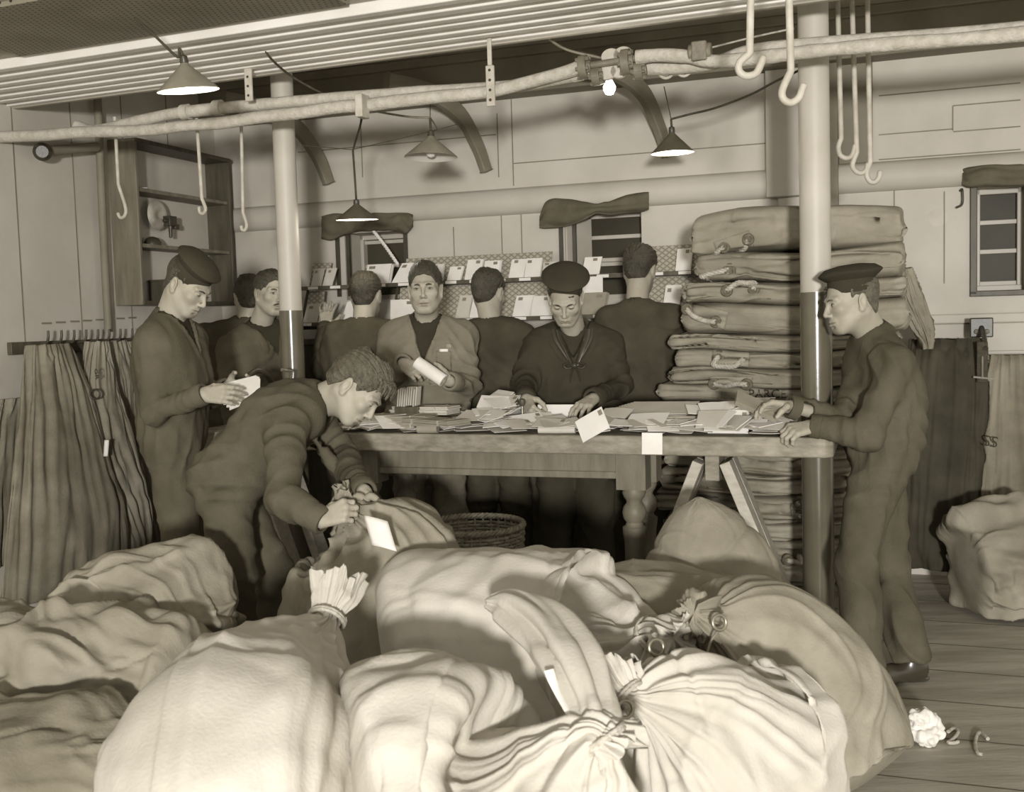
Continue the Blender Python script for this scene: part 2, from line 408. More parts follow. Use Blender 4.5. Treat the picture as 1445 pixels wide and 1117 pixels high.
def hair_mesh(c, R, seed, thick=.016, top=.02, part=0., h=.0035, wav=.0022, side=.006, brow=0.):
    G = Field((-.115, -.155, -.125), (.115, .125, .165), h)
    X, Y, Z = [a for a in G.P((slice(None),)*3)]
    def fn(x, y, z):
        r = (.0745+side, .098+side*1.25, .085+top); cc = (0, -.018, .035)
        k0 = np.sqrt(((x-cc[0])/r[0])**2+((y-cc[1])/r[1])**2+((z-cc[2])/r[2])**2)
        k1 = np.sqrt(((x-cc[0])/r[0]**2)**2+((y-cc[1])/r[1]**2)**2+((z-cc[2])/r[2]**2)**2)+1e-9
        d = k0*(k0-1)/k1
        e_ = (0, -.040, -.045); f_ = (.058+side, .052+side, .058); q0 = np.sqrt(sum((([x, y, z][i]-e_[i])/f_[i])**2 for i in range(3))); q1 = np.sqrt(sum((([x, y, z][i]-e_[i])/f_[i]**2)**2 for i in range(3)))+1e-9
        d = smin(d, q0*(q0-1)/q1, .03)
        zl = np.interp(y, *ZL)+np.where(y > .02, brow, 0)+.0025*np.sin(x*170+seed)*(y > .06)+np.where(y < -.03, .022*(x/.06)**2, 0)
        g = (zl-z)*.75; fd = np.clip((z-zl)/.045, 0, 1); fd = fd*fd*(3-2*fd); d = d+(1-fd)*(side*.9)*np.where(y < .045, 1, .25)
        inn = np.minimum((np.sqrt(((x)/.066)**2+((y+.018)/.088)**2+((z-.035)/.075)**2)-1)*.07, (np.sqrt((x/.046)**2+((y+.036)/.040)**2)-1)*.04)
        return np.maximum(np.maximum(d, g), -inn).astype(np.float32)
    ys = [-.2, -.10, -.075, -.045, -.022, .005, .022, .034, .052, .064, .080, .2]
    global ZL
    ZL = (ys, [-.098, -.092, -.084, -.052, .004, .018, -.014, .006, .028, .058, .074, .09])
    G.F = fn(X, Y, Z)
    G.F[0], G.F[-1] = .1, .1
    v, q = G.nets(); n = vnormals(v, q)
    ang = np.arctan2(v[:, 0]-part, v[:, 2]-.02)
    st = np.sin(ang*64+sines(v, 45, seed)*1.6)*.35+np.sin(ang*24+sines(v, 20, seed+3)*3.5)*.4+sines(v*np.array([1, .6, 1]), 30, seed+5)*1.6
    amp = wav*smooth01(v[:, 2]-np.interp(v[:, 1], *ZL), .005, .05)
    v = v+n*(st*amp)[:, None]
    return v@R.T+c, q
def curly(c, R, seed):          # loose wavy forelock
    mb = MB(); r = np.random.RandomState(seed)
    for i in range(26):
        a = r.uniform(-1, 1); p0 = V3(a*.055, .050+r.uniform(-.03, .02), .108-abs(a)*.02)
        p = [p0]; d = V3(r.uniform(-.4, .4), 1, r.uniform(-.1, .3))
        for k in range(5):
            p.append(p[-1]+nrm(d)*.014); d = d+V3(r.uniform(-.5, .5), -.1, -.55)
        mb.tube(np.array(p)@R.T+c, [.006, .008, .007, .005, .002], 6, samples=12)
    return mb
def hand_surface(w, d, pn, side, curl=(.5, .5, .4), tc=.4, spread=.1, fc=None, h=.0026, fore=None, idx=None):
    """palm, four fingers and a thumb; d finger direction, pn palm normal, side 'L'/'R'"""
    y = nrm(d); z = -nrm(np.asarray(pn, float)-y*np.dot(pn, y)); x = np.cross(y, z); R = np.stack([x, y, z], 1)
    s = 1 if side == 'L' else -1
    G = Field((-.105, -.105, -.125), (.105, .205, .105), h)
    bx = [s*.031, s*.0105, -s*.0105, -s*.030]; by = [.088, .093, .089, .080]; Ls = [.074, .083, .077, .060]
    for i in range(4):
        G.cap((bx[i]*.55, .004, 0), (bx[i], by[i], .002), .0150, .0115, k=.014)
    st = R.T@(nrm(fore)*.07) if fore is not None else V3(0, -.06, 0)
    G.cap(st, (0, 0, 0), .0245, .0225, k=.01); G.cap((0, 0, 0), (0, .012, 0), .0225, .0225, k=.01)
    for i in range(4):
        cu = (fc[i] if fc else curl); th = 0; p = V3(bx[i], by[i], .001); rad = [.0098, .0090, .0080, .0066]
        if i == 3: rad = [r_*.88 for r_ in rad]
        sp = spread*(1.5-i)*s*.6
        for j, fr in enumerate((.47, .30, .23)):
            th += cu[j]; dirv = nrm(V3(math.sin(sp)*math.cos(th), math.cos(th)*math.cos(sp), -math.sin(th)))
            p2 = p+dirv*Ls[i]*fr
            G.cap(p, p2, rad[j], rad[j+1], k=.004 if j else .007); p = p2
        nn = p-dirv*.004
    p = V3(s*.020, .018, -.006); dirs = [nrm(V3(s*.75, .65, -.25-tc*.3)), nrm(V3(s*(.55-tc*.5), .8, -.3-tc*.5)), nrm(V3(s*(.3-tc*.9), .8, -.3-tc*.7))]
    for j, (L_, r0, r1) in enumerate(((.038, .0165, .0125), (.034, .0118, .0105), (.028, .0104, .0082))):
        p2 = p+dirs[j]*L_; G.cap(p, p2, r0, r1, k=.012 if j == 0 else .004); p = p2
    v, q = G.nets(); n = vnormals(v, q); v = v+n*(sines(v, 160, 5)*.0006)[:, None]
    t = np.ones((len(v), 3))*.98
    return v@R.T+np.asarray(w), q, t
def std(x, y, th, Hh=1.75):
    s = Hh/1.75; f = V3(-math.sin(th), math.cos(th), 0); r = V3(math.cos(th), math.sin(th), 0); b = V3(x, y, 0)
    P = lambda a, fo, z: b+r*a*s+f*fo*s+V3(0, 0, z*s)
    J = dict(pel=P(0, 0, .97), che=P(0, .01, 1.28), nb=P(0, -.02, 1.475), hd=P(0, .03, 1.63), hf=f.copy(), hu=V3(0, 0, 1))
    for n, k in (('L', -1), ('R', 1)):
        J['h'+n] = P(k*.095, 0, .93); J['k'+n] = P(k*.10, .02, .50); J['a'+n] = P(k*.105, -.02, .085); J['t'+n] = P(k*.13, .15, .03)
        J['s'+n] = P(k*.185, -.02, 1.425); J['e'+n] = P(k*.225, -.02, 1.13); J['w'+n] = P(k*.23, .10, .90)
    J['f'] = f; J['r'] = r
    return J
def garment(J, h, opts):
    sc = opts.get('bulk', 1.)
    pts = [J[k] for k in J if k in ('pel', 'che', 'nb', 'sL', 'sR', 'eL', 'eR', 'wL', 'wR', 'hL', 'hR', 'kL', 'kR', 'aL', 'aR')]
    A = np.array(pts); G = Field(A.min(0)-.19, A.max(0)+.19, h)
    rs = nrm(J['sR']-J['sL']); rh = nrm(J['hR']-J['hL'])
    sp = [J['pel'], J['pel']*.55+J['che']*.45+J.get('belly', V3(0, 0, 0)), J['che'], J['che']*.4+J['nb']*.6]
    la = [rh, nrm(rh*.55+rs*.45), nrm(rh*.1+rs*.9), rs]
    hw = [.078, .070, .088, .095]; rr = [.122, .110, .118, .092]
    if 'torso' in opts: rr = [a*b for a, b in zip(rr, opts['torso'])]
    C = crom(np.hstack([np.array(sp), np.array(la), np.array(hw)[:, None], np.array(rr)[:, None]]), 9)
    for c in C: G.cap(c[:3]-nrm(c[3:6])*c[6]*sc, c[:3]+nrm(c[3:6])*c[6]*sc, c[7]*sc, k=.05)
    for n in 'LR':
        G.cap(J['nb'], J['s'+n], .060, .066*sc, k=.05)
        G.cap(J['s'+n], J['e'+n], .068*sc, .057*sc, k=.035)
        G.cap(J['e'+n], J['w'+n], .057*sc, .043*sc, k=.02)
        G.cap(J['h'+n], J['k'+n], .100*sc, .080*sc, k=.05)
        G.cap(J['k'+n], J['a'+n]+V3(0, 0, .03), .080*sc, opts.get('hem', .085), k=.03)
    return G
def fat(G, p):
    i = tuple(int(np.clip(round((p[j]-G.lo[j])/G.h), 0, G.F.shape[j]-1)) for j in range(3)); return G.F[i]
def march(G, p, d, start=.30):
    d = nrm(d); t = start
    while t > -.25:
        if fat(G, p+d*t) < 0: return p+d*t
        t -= G.h*.4
    return p
def cloth_folds(v, q, J, seed, amp=1., extra=(), drape=1.):
    n = vnormals(v, q); d = sines(v, 9, seed)*.005+sines(v, 23, seed+9)*.003
    rs = nrm(J['sR']-J['sL'])
    ph = (v@rs)*44+sines(v*np.array([1, 1, .3]), 12, seed+2)*3.2
    bodyw = np.exp(-((np.linalg.norm(v-(J['che']*.6+J['pel']*.4), axis=1))/.33)**4)
    d += drape*.0042*bodyw*(.6-np.abs(np.sin(ph/2)))*smooth01(sines(v, 7, seed+21), -.5, .7)
    jl = []
    for s in 'LR':
        jl += [(J['e'+s], nrm(nrm(J['e'+s]-J['s'+s])+nrm(J['w'+s]-J['e'+s])), .14, .011, .058), (J['s'+s], nrm(nrm(J['e'+s]-J['s'+s])+rs*.6), .13, .007, .07),
               (J['w'+s], nrm(J['w'+s]-J['e'+s]), .11, .006, .040), (J['k'+s], nrm(nrm(J['k'+s]-J['h'+s])+nrm(J['a'+s]-J['k'+s])), .18, .009, .085), (J['h'+s], nrm(J['k'+s]-J['pel']), .16, .009, .08),
               (J['a'+s], V3(.25, 0, 1), .16, .011, .09)]
    jl += [(J['pel']*.6+J['che']*.4, nrm(J['che']-J['pel']), .18, .009, .075)]+list(extra)
    for i, (p, ax, rad, A_, wl) in enumerate(jl):
        rel = v-p; w = np.exp(-(np.linalg.norm(rel, axis=1)/rad)**2)
        tilt = nrm(ax+np.random.RandomState(seed*31+i).normal(size=3)*.45)
        pha = rel@tilt/wl*PI+2.2*sines(v, 8, seed+4+i)
        d += A_*w*(.55-np.abs(np.sin(pha))**.8)*(.25+.75*smooth01(sines(v, 11, seed+40+i), -.45, .55))
    fade = np.ones(len(v))
    for s in 'LR': fade *= smooth01(np.linalg.norm(v-J['w'+s], axis=1), .045, .10)
    fade *= smooth01(np.linalg.norm(v-J['nb'], axis=1), .075, .13)
    return v+n*(d*amp*2.0*fade)[:, None]
PEOPLE = []
def person(label, J, seed=1, h=.0085, suit='suit', group=None, cloth_name='boiler_suit', hair='hair', hairkw={}, face={}, hands={}, V=0., under='black', cap=None, opts={}, amp=1.,
           detail=None, fh=.0026, collar=True, moust=False, brows=True, curls=False, shoes=True, drape=1., tuck=None):
    for s in 'LR': J['a'+s][2] = max(J['a'+s][2], .087)
    base = (J['aL']+J['aR'])/2; base = V3(base[0], base[1], 0)
    hc, nb = J['hd'], J['nb']
    hv, hq, ht, R = head_skin(hc, J['hf'], J['hu'], nb, h=fh, **face)
    vs, qs, ts = [hv], [hq], [ht]; off = len(hv)
    for s in 'LR':
        fd = nrm(J['w'+s]-J['e'+s]); kw = dict(d=fd, pn=V3(0, 0, -1), fore=J['e'+s]-J['w'+s]); kw.update(hands.get(s, {}))
        v, q, t = hand_surface(J['w'+s]-nrm(kw['d'])*.0, side=s, **kw); vs.append(v); qs.append(q+off); ts.append(t); off += len(v)
    A = np.array([J[k] for k in ('pel', 'che', 'nb', 'sL', 'sR', 'eL', 'eR', 'wL', 'wR', 'hL', 'hR', 'kL', 'kR', 'aL', 'aR')]); U = Field(A.min(0)-.15, A.max(0)+.15, .02)
    U.cap(J['pel'], J['che'], .095, .10, k=.05); U.cap(J['che'], nb, .09, .05, k=.05)
    for s in 'LR':
        U.cap(J['che'], J['s'+s], .07, .045, k=.04); U.cap(J['s'+s], J['e'+s], .046, .036, k=.03); U.cap(J['e'+s], J['w'+s], .036, .022, k=.02)
        U.cap(J['pel'], J['h'+s], .08, .075, k=.04); U.cap(J['h'+s], J['k'+s], .072, .05, k=.03); U.cap(J['k'+s], J['a'+s], .048, .03, k=.02)
    v, q = U.nets(); vs.append(v); qs.append(q+off); ts.append(np.ones((len(v), 3)))
    body = link('person', np_mesh('person', np.concatenate(vs), np.concatenate(qs), np.concatenate(ts)), MT['skin'], None, base)
    tag(body, label, 'person', group); PEOPLE.append(body)
    # --- clothes
    G = garment(J, h, opts); rs = nrm(J['sR']-J['sL']); u = nrm(nb-J['che']); f = nrm(np.cross(u, rs))
    Rt = np.stack([rs, f, u], 1)
    G0 = G.F.copy()
    nd = nrm(hc-nb); ncut = .045 if V else -.005
    lap = []
    if V:
        for s in (-1, 1):
            ln = []
            for t in np.linspace(0, 1, 9):
                p = nb+u*(.015-(V+.015)*t)+rs*s*(.066*(1-t)**.9+.004); ln.append(march(G, p, f))
            lap.append(ln)
    if collar:
        for i in range(20):
            a0, a1 = [2*PI*(i+k)/20 for k in (0, 1)]
            if V and math.sin((a0+a1)/2) > .45: continue
            P = [nb+nd*(.012-.018*math.sin(a))+Rt@V3(math.cos(a)*.066, math.sin(a)*.068, 0) for a in (a0, a1)]
            G.cap(P[0]-nd*.02, P[1]-nd*.02, .016, k=.012); G.cap(P[0], P[1], .0085, k=.01)
    for ln in lap:
        for a, b in zip(ln, ln[1:]): G.cap(a, b, .011, k=.012)
    G.cap(nb-nd*ncut, nb+nd*.14, .0595, .064, k=.006, op='c')
    jersey = None
    if V:
        x, y, z = G.P((slice(None),)*3)
        px, py, pzz = x-nb[0], y-nb[1], z-nb[2]
        t_ = px*u[0]+py*u[1]+pzz*u[2]; s_ = px*rs[0]+py*rs[1]+pzz*rs[2]; w_ = px*f[0]+py*f[1]+pzz*f[2]
        dv = np.maximum(np.maximum((np.abs(s_)-.070*np.clip((t_+V)/V, -1, 1.6))*.8, t_-.06), np.maximum(-.01-w_, w_-.165))
        depth = -(G0+.024)
        G.F = np.maximum(G.F, -np.maximum(dv, depth)).astype(np.float32)
        if under:
            K = Field(G.lo, G.lo, h); K.ax = G.ax; K.h = h; K.lo = G.lo
            K.F = np.maximum(np.maximum(G0+.007, dv-.004), -.03-w_).astype(np.float32)
            K.cap(nb-nd*.05, nb+nd*.12, .060, .064, k=.004, op='c')
            jersey = K.nets()
    for s in 'LR':
        fd = nrm(J['w'+s]-J['e'+s]); w = J['w'+s]
        G.half(w+fd*.012, fd, w+fd*.04, .085); G.cap(w-fd*.03, w+fd*.05, .034, k=.004, op='c')
        a = J['a'+s]; G.half(a-V3(0, 0, opts.get('cut', .035)), V3(0, 0, -1), a-V3(0, 0, .06), .16)
    v, q = G.nets(); v = cloth_folds(v, q, J, seed, amp, drape=drape)
    link(cloth_name, np_mesh(cloth_name, v, q), MT[suit], body)
    if jersey is not None:
        vj, qj = jersey; link('jersey', np_mesh('jersey', vj, qj), MT[under], body)
    for s in 'LR':
        fd = nrm(J['w'+s]-J['e'+s]); mb = MB(); Q = rot_to(fd); r_ = .0425*opts.get('bulk', 1.)
        mb.lathe([(r_-.010, .016), (r_, .017), (r_+.0035, .012), (r_+.005, -.022), (r_-.003, -.026)], J['w'+s], Q, 32); mb.build('cuff', MT[suit], body, smooth=60)
    nn = nrm(hc-nb); mb = MB(); Q = rot_to(nn)
    mb.lathe([(.0640, -.03), (.0650, -.012), (.0665, .004), (.0640, .009), (.0600, .006), (.0585, -.01)], nb+nn*(.002 if V else .006), Q, 40)
    mb.build('neckline_band', MT[under if (V and under) else suit], body, smooth=60)
    # --- hair
    if hair:
        kw = dict(hairkw)
        v, q = hair_mesh(hc, R, seed, **kw); link('hair', np_mesh('hair', v, q), MT[hair], body)
        if curls: curly(hc, R, seed).build('forelock', MT[hair], body, smooth=60)
    if brows:
        for s in (-1, 1):
            mb = MB(); pts = np.array([(s*.013, .0965, .0165), (s*.028, .0935, .0205), (s*.046, .079, .0165)])
            mb.tube(pts@R.T+hc, [.0028, .0042, .0016], 8, samples=10); mb.build('eyebrow', MT[hair or 'hair'], body, smooth=60)
    if moust:
        mb = MB()
        for s in (-1, 1): mb.tube(np.array([(0, .1015, -.0555), (s*.014, .099, -.0585), (s*.029, .086, -.065)])@R.T+hc, [.004, .0058, .002], 10, samples=12, squash=.9)
        mb.build('moustache', MT['hair'], body, smooth=60)
    if shoes:
        for s in 'LR':
            a, t = J['a'+s], J['t'+s]; d = nrm(V3(t[0]-a[0], t[1]-a[1], 0)); zb = a[2]-.085
            S = Field(np.minimum(a, t)-V3(.12, .12, .1), np.maximum(a, t)+V3(.12, .12, .12), .006)
            b = V3(a[0], a[1], zb)
            S.cap(b-d*.045+V3(0, 0, .045), b+d*.10+V3(0, 0, .040), .038, .038, k=.03); S.cap(b+d*.09+V3(0, 0, .036), b+d*.185+V3(0, 0, .030), .036, .026, k=.03)
            S.cap(b-d*.02+V3(0, 0, .06), b-d*.01+V3(0, 0, .13), .042, .040, k=.03)
            S.half(b+V3(0, 0, .012), V3(0, 0, -1), b, .4)
            for (t0, t1, zz) in ((-.055, -.005, .0), (.05, .19, .004)):
                S.cap(b+d*t0+V3(0, 0, .011+zz), b+d*t1+V3(0, 0, .011+zz), .034, .030, k=.006, flat=(V3(0, 0, 1), 3.2))
            v, q = S.nets(); link('shoe', np_mesh('shoe', v, q), MT['leather'], body)
    if cap: cap(body, hc, R)
    if detail: detail(body, G, Rt, nb, J, hc, R)
    return body
def round_cap(tilt=0., roll=0., crown=.128, ch=.052, off=(0, 0, 0), ribbon=False, m='navy', bandh=.040, yscale=1.08, domed=.024):
    def fn(body, hc, R):
        Q = R@np.array(Matrix.Rotation(tilt, 3, 'X'))@np.array(Matrix.Rotation(roll, 3, 'Y')); c = hc+R@(V3(0, -.014, .030)+V3(*off))
        mb = MB(); mb.lathe([(.084, -.012), (.0865, -.008), (.087, bandh-.006), (.0855, bandh)], c, Q, 48, .93, yscale)
        mb.build('cap_band', MT[m], body, smooth=50)
        mb = MB(); z0 = bandh-.004
        pr = [(.080, z0-.002), (.090, z0+.004), (crown*.92, z0+.018), (crown, z0+.026), (crown+.002, z0+.031), (crown-.004, z0+.037), (crown*.8, z0+.037+domed*.6), (crown*.4, z0+.037+domed), (.0, z0+.037+domed*1.05)]
        V = MB(); mb.lathe(pr, (0, 0, 0), None, 64, .95, 1.04)
        v = np.concatenate(mb.v); wob = sines(v, 22, 4)*.0035; v[:, 2] += wob*smooth01(np.hypot(v[:, 0], v[:, 1]), .05, .12); mb.v = [v@Q.T+c]
        mb.build('cap', MT[m], body, smooth=60)
        if ribbon:
            mb = MB()
            for k, (dx, dz) in enumerate(((.016, .006), (.018, -.016), (-.004, -.026), (-.012, .012))):
                mb.tube(np.array([(ribbon*.03, .083, .012), (ribbon*.034+dx*.5, .093, .012+dz*.6), (ribbon*.034+dx, .092, .012+dz)])@Q.T+c, [.004, .007, .003], 8, samples=8, squash=.5)
            mb.build('cap_ribbon', MT['silk'], body, smooth=60)
    return fn
def neck_band(r=.0655, hgt=.022, m='paper', lift=.012):
    def fn(body, G, Rt, nb, J, hc, R):
        nd = nrm(hc-nb); Q = rot_to(nd); mb = MB()
        mb.lathe([(r-.004, -.02), (r, -.018), (r+.001, hgt), (r-.003, hgt+.002), (r-.006, hgt-.002)], nb+nd*lift, Q, 40); mb.build('shirt_collar', MT[m], body, smooth=50)
    return fn
# ------------------------------------------------------------------ the room
def struct(o): o['kind'] = 'structure'; return o
ZC = 2.80
def rbox(mb, a0, a1, b0, b1, z0, z1, mi=0):
    return mb.box(rm((a0+a1)/2, (b0+b1)/2, (z0+z1)/2), (abs(a1-a0), abs(b1-b0), abs(z1-z0)), RROT, mi)
mb = MB(); mb.box((0, 3.2, -.05), (12, 13, .1)); struct(mb.build('floor', MT['floor']))
mb = MB()
for k in range(16):                                   # seams between the deck planks
    rbox(mb, -4, 5, -5.6+k*.36, -5.594+k*.36, 0, .0012)
struct(mb.build('trim_1', MT['wood_dark']))
W1 = (pb(486, 330, 0), pb(578, 420, 0)); W2 = (pb(796, 300, 0), pb(907, 420, 0)); W3 = (pb(1379, 262, 0), pb(1450, 408, 0))
WIN = []
for (p, q) in (W1, W2, W3):
    WIN.append((ab(p)[0], ab(q)[0], ab(q)[2], ab(p)[2]))
AL_W, AR_W = -2.05, 4.2
def holed_wall(mb, a0, a1, z0, z1, holes, b0, b1):
    xs = sorted({a0, a1, *[h[i] for h in holes for i in (0, 1)]}); zs = sorted({z0, z1, *[h[i] for h in holes for i in (2, 3)]})
    for i in range(len(xs)-1):
        for j in range(len(zs)-1):
            cx, cz = (xs[i]+xs[i+1])/2, (zs[j]+zs[j+1])/2
            if any(h[0] < cx < h[1] and h[2] < cz < h[3] for h in holes): continue
            rbox(mb, xs[i], xs[i+1], b0, b1, zs[j], zs[j+1])
mb = MB(); holed_wall(mb, AL_W-.15, AR_W, 0, 3.1, WIN, 0, .32); struct(mb.build('wall_back', MT['wall'], smooth=0))
mb = MB(); rbox(mb, AL_W-.15, AL_W, -5.2, 0, 0, 3.1); struct(mb.build('wall_left', MT['wall'], smooth=0))
mb = MB(); rbox(mb, -4, 5.5, -5.6, .3, 3.02, 3.12); struct(mb.build('ceiling', MT['ceil'], smooth=0))
# deck beam over the wall head, wall rail, pilaster, seams
zb = ab(pb(720, 140, 0))[2]
mb = MB(); rbox(mb, AL_W, AR_W, -.16, .0, zb, zb+.22); rbox(mb, AL_W, AR_W, -.20, .0, zb+.20, 3.02)
struct(mb.build('trim_2', MT['beam'], bevel=.006))
def rail_z(px, py): return ab(pb(px, py, 0))[2]
z_rail = rail_z(900, 253)
mb = MB()
prof = [(0, 0), (-.012, 0), (-.045, -.025), (-.058, -.075), (-.05, -.125), (-.018, -.155), (0, -.158)]
v = []; n = len(prof)
for a in (AL_W, AR_W): v += [rm(a, b_, z_rail+z_) for b_, z_ in prof]
mb.add(v, [(i, i+1, n+i+1, n+i) for i in range(n-1)]); struct(mb.build('trim_3', MT['wall'], smooth=60))
pa0, pa1 = ab(pb(1082, 180, 0))[0], ab(pb(1168, 180, 0))[0]
mb = MB(); rbox(mb, pa0, pa1, -.075, 0, z_rail-.158, zb); rbox(mb, pa0+.06, pa1, -.03, 0, 1.2, z_rail-.158); struct(mb.build('trim_4', MT['wall'], bevel=.006))
def seams(name, segs, w=.006):
    mb = MB()
    for (x0, y0, x1, y1) in segs:
        p, q = pb(x0, y0, -.002), pb(x1, y1, -.002); (a, b_, z), (a2, b2, z2) = ab(p), ab(q)
        if abs(x1-x0) > abs(y1-y0): rbox(mb, a, a2, -.003, .0, (z+z2)/2-w/2, (z+z2)/2+w/2)
        else: rbox(mb, (a+a2)/2-w/2, (a+a2)/2+w/2, -.003, .0, z, z2)
    return struct(mb.build(name, MT['beam'], smooth=0))
seams('trim_5', [(722, 140, 724, 262), (700, 160, 705, 250), (735, 300, 738, 400), (705, 300, 712, 400), (724, 228, 1080, 205), (420, 210, 700, 195), (508, 160, 512, 250),
                 (1240, 135, 1440, 117), (1240, 190, 1345, 182), (1345, 149, 1440, 141), (1343, 149, 1346, 184), (1345, 186, 1440, 178), (1240, 224, 1440, 212), (1262, 260, 1262, 430), (1332, 270, 1333, 400), (640, 320, 642, 400)])
# low rail at the right
zr = rail_z(1350, 443); ar = ab(pb(1262, 440, 0))[0]
mb = MB(); rbox(mb, ar-.4, AR_W, -.035, 0, zr-.05, zr); rbox(mb, ar-.4, AR_W, -.012, 0, zr-.20, zr-.05); struct(mb.build('trim_6', MT['wall'], bevel=.012))
# recess strip behind the hooks at the right
a0, a1 = ab(pb(1170, 200, 0))[0], ab(pb(1240, 200, 0))[0]
mb = MB(); rbox(mb, a0, a0+.05, -.10, 0, z_rail-.30, zb); rbox(mb, a0+.05, a1-.03, -.018, 0, z_rail, zb); struct(mb.build('trim_7', MT['beam'], bevel=.005))
# left wall boards
mb = MB()
for k in range(7): rbox(mb, AL_W-.001, AL_W+.003, -.5-k*.42, -.494-k*.42, .1, 2.9)
for x in (60, 80, 100, 118, 136, 165, 182):
    p = pa(x, 456-(x-60)*.065, AL_W+.003); mb.box(p+Bv*.03, (.004, .07, .010), RROT)
struct(mb.build('trim_8', MT['beam'], smooth=0))

# windows
def window(i, n, panel=True, bars=(), glassv='glass_dark'):
    a0, a1, z0, z1 = WIN[i]
    r = empty('window_%d' % n, rm((a0+a1)/2, 0, z0)); r['kind'] = 'structure'
    mb = MB(); rbox(mb, a0, a1, .255, .265, z0, z1); mb.build('window_glass', MT[glassv], r, smooth=0)
    mb = MB(); t = .03
    rbox(mb, a0, a0+t, .20, .27, z0, z1); rbox(mb, a1-t, a1, .20, .27, z0, z1); rbox(mb, a0, a1, .20, .27, z1-t, z1); rbox(mb, a0, a1, .18, .27, z0, z0+t)
    mb.build('window_frame', MT['white'], r, bevel=.004)
    mb = MB()
    for z in bars: rbox(mb, a0, a1, .225, .252, z-.012, z+.012)
    if bars: mb.build('glazing_bar', MT['white'], r, bevel=.003)
    return r
zz = lambda x, y, b=.23: ab(pb(x, y, b))[2]
w1 = window(0, 1, bars=(zz(545, 341), zz(545, 375)))
w2 = window(1, 2, bars=(zz(870, 334), zz(870, 366), zz(870, 372), zz(870, 388)))
w3 = window(2, 3, bars=(zz(1395, 268), zz(1395, 314), zz(1395, 355), zz(1395, 400)))
# inward-opening white sashes of the two middle windows and their dark stays
def sash(p0, b0, p1, b1, y0, y1, root, extra):
    a0, a1 = ab(pb(p0, y0, b0))[0], ab(pb(p1, y0, b1))[0]; z1, z0 = ab(pb(p0, y0, b0))[2], ab(pb(p0, y1, b0))[2]
    mb = MB(); P, Q = rm(a0, b0, 0), rm(a1, b1, 0); d = nrm(Q-P); nn = V3(-d[1], d[0], 0)
    mb.box((P+Q)/2+V3(0, 0, (z0+z1)/2), (np.linalg.norm(Q-P), .022, z1-z0), np.stack([d, nn, V3(0, 0, 1)], 1)); mb.build('open_sash', MT['white'], root, bevel=.004)
    mb = MB()
    for (px, b) in extra:
        c = pb(px, (y0+y1)/2, b); mb.box(V3(c[0], c[1], (z0+z1)/2-.05), (.022, .02, z1-z0+.05), RROT)
    mb.build('sash_stay', MT['dark_iron'], root)
sash(484, .01, 506, .19, 326, 402, w1, ((477, -.02), (492, -.02), (573, -.012)))
sash(797, .01, 833, .19, 306, 388, w2, ((792, -.02), (811, -.005)))
# dark casing of the right window
a0, a1, z0, z1 = WIN[2]
mb = MB(); rbox(mb, a0-.035, a0, -.02, .05, z0-.02, z1); rbox(mb, a0-.035, a1, -.02, .05, z0-.03, z0); mb.build('window_casing', MT['wood_dark'], w3, bevel=.004)

# pillars
def pillar(n, px, py, Y, r, px2, py2, split, Yb=None):
    p1 = at(px, py, Y); p0 = at(px2, py2, Y); d = (p1-p0)/(p1[2]-p0[2])
    L = lambda z: p0+d*(z-p0[2]); zs = at(px2, split, Y)[2]
    R = empty('pillar_%d' % n, V3(L(0)[0], L(0)[1], 0)); R['kind'] = 'structure'
    mb = MB(); mb.cyl(L(0), L(zs), r*1.03, r*1.03, 48); mb.build('pillar_lower', MT['pillar_dark'], R)
    mb = MB(); mb.cyl(L(zs), L(3.02), r, r*.97, 48); mb.build('pillar_upper', MT['white'], R); return L
PL = pillar(1, 398, 130, 5.32, .056, 413, 500, 438)
PR = pillar(2, 1148, 100, 4.43, .0628, 1155, 780, 412)

# casing boards and battens of the trunking overhead, perforated plate beyond
ztr = 2.60
tP, tQ = pz(52, 151, ztr), pz(830, 48, ztr); Dv = nrm(tQ-tP); Nv = V3(Dv[1], -Dv[0], 0); TR = np.stack([Dv, -Nv, V3(0, 0, 1)], 1)
def trun(mb, o0, o1, z0, z1, s0=-3.2, s1=5.5): return mb.box(tP+Dv*(s0+s1)/2+Nv*(o0+o1)/2+V3(0, 0, (z0+z1)/2-ztr), (s1-s0, abs(o1-o0), z1-z0), TR)
mb = MB(); trun(mb, 0, 2.2, ztr+.05, ztr+.09); trun(mb, 0, .03, ztr, 3.02); struct(mb.build('trim_9', MT['ceil'], bevel=.005))
for o, w, t in ((.045, .05, .05), (.145, .045, .05), (.225, .045, .05), (.33, .05, .05), (.415, .045, .05), (.515, .055, .05), (.625, .05, .05)):
    mb = MB(); trun(mb, o-w/2, o+w/2, ztr+.005, ztr+.05); tag(mb.build('ceiling_batten', MT['batten'], loc=tP+Nv*o, bevel=.006), 'white painted batten of the trunking running along the ceiling', 'batten', 'white ceiling battens')
